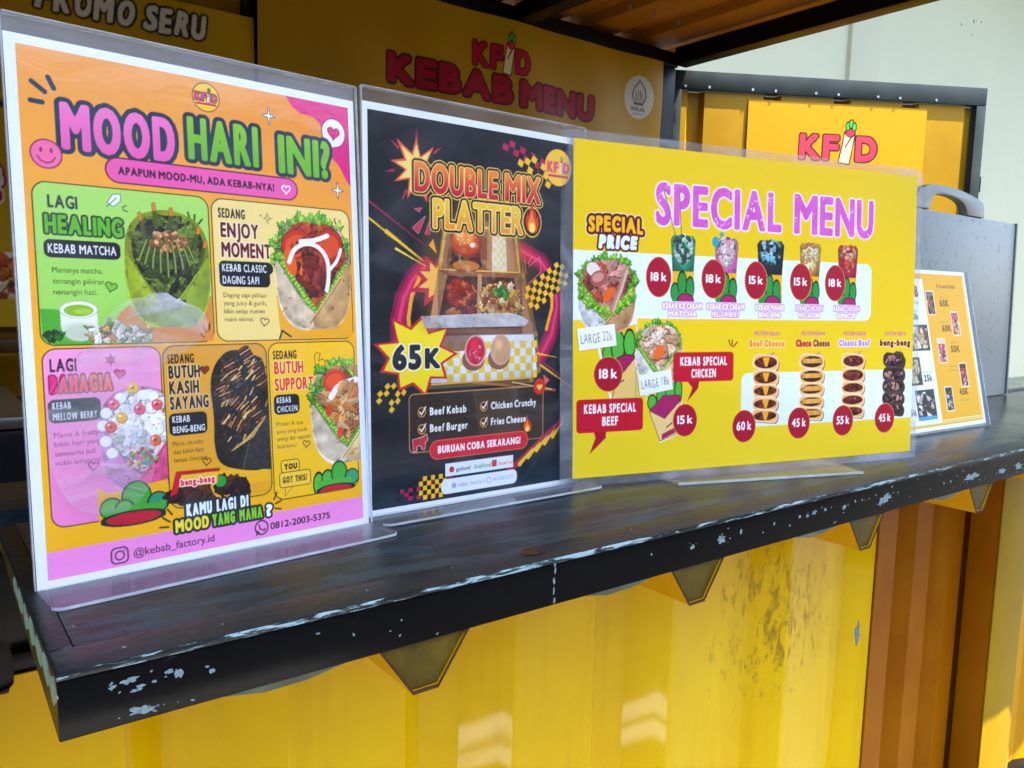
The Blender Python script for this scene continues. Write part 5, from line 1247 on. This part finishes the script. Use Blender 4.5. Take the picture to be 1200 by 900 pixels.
# film creases, loose film and a band: glare put in as whitish haze
def ribbon(parent, pts, w, name, mat, seed, lift=.0030):
    r = random.Random(seed); P = smooth(pts, 2, False); V = []; F = []; n = len(P)
    for i, (x_, y_) in enumerate(P):
        a = P[max(0, i - 1)]; b = P[min(n - 1, i + 1)]; dx, dy = b[0] - a[0], b[1] - a[1]; L = math.hypot(dx, dy) + 1e-9
        ww = w * math.sin(math.pi * (i + .35) / (n - .3)) * r.uniform(.55, 1.15)
        for k, zz in ((-1, 0), (0, .0016), (1, 0)): V.append(((x_ - dy / L * ww * k) / 1000, (287 - y_ + dx / L * -ww * k * -1) / 1000, lift + zz * r.uniform(.4, 1.2)))
    for i in range(n - 1):
        for k in range(2): F.append((3 * i + k, 3 * i + k + 1, 3 * i + k + 4, 3 * i + k + 3))
    mb = MB().add(V, F); me = mb.mesh(name, smooth_=True); o = link(name, me, mat, parent); o.location = (.0068, .0096, 0); return o
H1 = [o for o in C.objects if o.name == 'sign_holder'][0]
ribbon(H1, [(5, 190), (12, 178), (24, 166), (36, 156), (50, 148), (62, 142), (76, 138)], .9, 'film_glare_crease', 'glare_film', 1)
ribbon(H1, [(24, 163), (32, 152), (44, 146), (58, 141), (72, 139), (84, 143)], 6.5, 'film_glare_crease', 'glare_film', 2)
ribbon(H1, [(14, 242), (22, 236), (30, 233), (42, 236), (50, 235)], 3.4, 'film_glare_crease', 'glare_film', 3)
ribbon(H1, [(30, 238), (40, 244), (50, 249), (60, 256)], .8, 'film_glare_crease', 'glare_film', 4)
ribbon(H1, [(52, 163), (55, 172), (54, 180), (62, 183)], 2.6, 'film_glare_crease', 'glare_film', 5)
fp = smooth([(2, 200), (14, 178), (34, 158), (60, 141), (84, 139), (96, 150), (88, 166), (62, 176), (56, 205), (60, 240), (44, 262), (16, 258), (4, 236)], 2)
fpm = MB().prism([(a / 1000, (287 - b) / 1000) for a, b in fp], 'z', .0028, .0029).mesh('loose_film_glare'); fo_ = link('loose_film_glare', fpm, 'loose', H1); fo_.location = (.0068, .0096, 0)  # broad pale patch of film carrying painted glare
H2 = [o for o in C.objects if o.name == 'sign_holder.001'][0]
tp = MB().prism([(.046, .146), (.128, .149), (.142, .1465), (.150, .142), (.146, .138), (.05, .137)], 'z', .0029, .0032); link('reflection_band', tp.mesh('reflection_band'), 'glare_film', H2)  # whitish band painting a reflection across the second sign
# laminated sheet
t3 = paper_obj('menu_poster', poster_special(), (0, 0), .420, .297, m3, 'large laminated yellow SPECIAL MENU sheet leaning in the middle of the counter', 'poster', 'laminated')
po = MB().prism([(x_, y_) for x_, y_ in ((-.010, -.0095), (.425, -.0095), (.4285, -.006), (.4285, .301), (.425, .3045), (-.009, .3045), (-.0125, .301), (-.0125, -.006))], 'z', -.0008, -.00045)
po.build('laminate_rim', 'pouch', t3)
rim = MB()
def wavy(a, b, w, n, off, seed):
    r = random.Random(seed); a = Vector(a); b = Vector(b); d = (b - a); nrm = Vector((-d.y, d.x)).normalized() * w
    V = []; F = []
    for i in range(n + 1):
        p = a + d * i / n; zz = off + .0009 * math.sin(i * 1.3 + seed) * r.uniform(.3, 1)
        V += [(p.x, p.y, .0002), (p.x + nrm.x, p.y + nrm.y, zz)]
    F = [(2 * i, 2 * i + 1, 2 * i + 3, 2 * i + 2) for i in range(n)]
    rim.add(V, F)
wavy((-.001, .2975), (.421, .2975), .0075, 60, .0011, 1); wavy((.4205, .2975), (.4205, -.001), .0078, 44, .0008, 2)
wavy((.421, -.0005), (-.001, -.0005), .0095, 50, .0006, 3); wavy((-.0005, -.001), (-.0005, .2975), .0125, 40, .0006, 4)
link('laminate_rim', rim.mesh('laminate_rim', smooth_=True), 'pouch', t3)
# its holder behind, foot showing
mh = frame_matrix(.5455, .1235, .0, R(-17.5), R(6.0))
t = thing('sign_holder', 'empty clear acrylic holder whose foot shows under the yellow SPECIAL MENU sheet', 'sign holder', mat=mh, group='clear acrylic sign holders on the counter')
inv = mh.to_3x3().inverted(); up = inv @ Vector((0, 0, 1)); fwd = inv @ Vector((mh[1][0], -mh[0][0], 0)).normalized()
f = MB(); V = []
for q in (.0004, .002): V += [Vector((a, 0, 0)) + fwd * b + up * q for a, b in ((0, -.045), (0, 0), (.008, .031), (.212, .033), (.216, 0), (.216, -.045))]
f.add(V, [(0, 1, 2, 3, 4, 5), (11, 10, 9, 8, 7, 6)] + [(i, (i + 1) % 6, 6 + (i + 1) % 6, 6 + i) for i in range(6)]); f.build('foot', 'acrylic_back', t)
e = MB(); V = []
for q in (.0003, .0024): V += [Vector((a, 0, 0)) + fwd * b + up * q for a, b in ((.008, .0312), (.212, .0332), (.212, .0345), (.008, .0325))]
e.add(V, [(0, 1, 2, 3), (7, 6, 5, 4), (0, 4, 5, 1), (1, 5, 6, 2), (2, 6, 7, 3), (3, 7, 4, 0)]); e.build('foot_edge', 'acrylic_edge', t)
V = []
for q in (.0004, .22): V += [Vector((a, 0, 0)) + fwd * b + up * q for a, b in ((0, -.0465), (0, -.045), (.216, -.045), (.216, -.0465))]
MB().add(V, [(0, 1, 2, 3), (7, 6, 5, 4), (0, 4, 5, 1), (1, 5, 6, 2), (2, 6, 7, 3), (3, 7, 4, 0)]).build('back_sheet', 'acrylic_back', t)
# far small sign
m4 = frame_matrix(.886, .112, .0042, R(-2.0), R(13))
paper_obj('menu_poster', poster_frozen(), (.005, .005), .297, .210, m4, 'white and yellow Frozen Kebab price sheet half hidden behind the SPECIAL MENU sheet', 'poster')
holder(m4 @ T(-.002, -.003), .301, .213, .02, 'clear acrylic holder around the small Frozen Kebab price sheet', 0) if False else None
th = thing('sign_holder', 'clear acrylic holder around the small Frozen Kebab price sheet', 'sign holder', mat=m4 @ T(-.002, -.003), group='clear acrylic sign holders on the counter')
box('back_sheet', 'acrylic_back', th, 0, .305, 0, .2135, -.003, -.0018)
box('sheet_edge', 'acrylic_edge', th, .3045, .306, .0, .2135, -.003, .0024)
# handwritten labels stuck on the special menu
def note(mtx, w, h, rot, txt, label):
    t = thing('price_note', label, 'label', mat=mtx @ Matrix.Rotation(R(rot), 4, 'Z'), group='handwritten price notes on the SPECIAL MENU sheet')
    MB().prism([(0, 0), (w, 0), (w, h), (0, h)], 'z', 0, .0003).build('paper', 'note', t)
    E = glyph_edges(txt, 1.15); x0, x1 = E[:, [0, 2]].min(), E[:, [0, 2]].max(); kx = w * .84 / (x1 - x0); ky = h * .42 / CAP
    mb = MB(); r = random.Random(len(txt))
    c = bpy.data.curves.new('glyphs', 'FONT'); c.body = txt; c.space_character = 1.15; c.offset = -.012; c.resolution_u = 3
    oo = bpy.data.objects.new('glyphs', c); mm = oo.to_mesh()
    V = [((v.co.x - x0) * kx + w * .07, v.co.y * ky + h * .28 + .0006 * math.sin(v.co.x * 2), .00042) for v in mm.vertices]
    F = [tuple(p.vertices) for p in mm.polygons]
    mb.add(V, F); oo.to_mesh_clear(); bpy.data.objects.remove(oo); bpy.data.curves.remove(c)
    mb.build('handwriting', 'ink', t)
note(m3 @ T(.006, .113, .0004), .0385, .0195, 7, 'LARGE 22k', 'white handwritten LARGE 22k note stuck over the big beef wrap')
note(m3 @ T(.0695, .0715, .0004), .0365, .0190, 8, 'LARGE 18k', 'white handwritten LARGE 18k note stuck below the chicken wrap')

# ------------------------------------------------------------------ grey board with carry handle
bm_ = frame_matrix(1.19, .2500, .0004, R(.5), R(1.5))
B = thing('plastic_board', 'pale grey plastic board with arched carry handle at the far end of the counter', 'board', mat=bm_)
MB().box(0, .437, 0, .311, -.012, .0).build('panel', 'board', B, .003)
box('edge_trim', 'board_handle', B, .4375, .4435, 0, .312, -.014, .002, .001)
P = []; hx0, hx1, hz = .055, .298, .3115
outer = [(hx0, hz), (hx0 + .008, hz + .020), (hx0 + .03, hz + .034), (hx0 + .06, hz + .040), (hx0 + .14, hz + .040), (hx1 - .05, hz + .034), (hx1 - .006, hz + .026), (hx1, hz + .020), (hx1 + .004, hz)]
inner = [(hx1 - .060, hz), (hx1 - .066, hz + .012), (hx1 - .085, hz + .022), (hx0 + .12, hz + .027), (hx0 + .075, hz + .026), (hx0 + .058, hz + .018), (hx0 + .052, hz)]
MB().prism(smooth(outer, 1, False) + smooth(inner, 1, False), 'z', -.012, .002).build('carry_handle', 'board_handle', B, .0015)

# ------------------------------------------------------------------ dark things at the left end
def crumple(name, label, cat, x0, x1, y0, y1, z0, amp, seed, mat):
    rs_ = random.Random(seed); n = 26; V = []; F = []
    ph = [rs_.uniform(0, 6) for _ in range(8)]
    for i in range(n):
        for j in range(n):
            u, v = i / (n - 1), j / (n - 1)
            z = amp * (math.sin(u * 9 + ph[0]) * math.sin(v * 7 + ph[1]) + .5 * math.sin(u * 23 + v * 11 + ph[2]) + .35 * math.sin(v * 31 - u * 17 + ph[3])) + rs_.uniform(-1, 1) * amp * .18
            V.append((x0 + (x1 - x0) * u + .006 * math.sin(v * 13 + ph[4]), y0 + (y1 - y0) * v + .006 * math.sin(u * 11 + ph[5]), z0(u, v) + z))
    for i in range(n - 1):
        for j in range(n - 1): F.append((i * n + j, (i + 1) * n + j, (i + 1) * n + j + 1, i * n + j + 1))
    W = [(a, b, c - .003) for a, b, c in V]; N = n * n
    mb = MB().add(V + W, F + [tuple(k + N for k in f[::-1]) for f in F])
    me = mb.mesh(name, smooth_=True); o = link(name, me, mat); return tag(o, label, cat)
crumple('rubber_sheet', 'crumpled black rubber sheet hanging over the sill left of the counter end', 'sheet', -.30, .040, .17, .36, lambda u, v: -.075 + .075 * v, .007, 4, 'rubber')
# fryer and counter inside the kiosk, mostly hidden behind the first poster
F_ = thing('fryer', 'dark metal fryer with a steel rim standing inside the kiosk at the left', 'fryer', (-.05, .95, -.9))
fo = (-.05, .95, -.9)
rel(box('body', 'frame', F_, -.40, .30, .80, 1.15, -.9, -.02, .01), fo); rel(box('rim', 'steel', F_, -.40, .132, .795, 1.15, -.019, -.004, .003), fo)
rel(box('basket', 'frame', F_, -.2, .05, .85, 1.05, -.003, .06, .004), fo)
Sh = thing('inner_shelf', 'brown board shelf on the rear wall below the PROMO SERU banner', 'shelf', (.3, 1.5, .05))
rel(box('board', 'brown', Sh, -.5, .72, 1.40, 1.67, .03, .055, .003), (.3, 1.5, .05)); rel(box('bracket', 'frame', Sh, .0, .02, 1.45, 1.67, -.1, .029), (.3, 1.5, .05))
# chip of bare primer and printed marks on the wall
rs = random.Random(3)
P = [(1.160 + .006 * math.cos(a) * rs.uniform(.3, 1.5), -.345 + .020 * math.sin(a) * rs.uniform(.6, 1.2)) for a in np.linspace(0, 6, 12)]
kp(MB().prism(P, 'y', .2485, .2496).build('paint_chip', 'chip', K))
for (x, z) in ((1.66, -.19), (1.66, -.305)):
    mk = MB()
    for dx in ((0, .02), (.02, .025), (.03, .05)) if z < -.2 else ((0, .005), (.01, .035)): mk.box(x + dx[0], x + dx[1], .2212, .2218, z, z + .004)
    kp(mk.build('scratch_mark', 'frame', K))
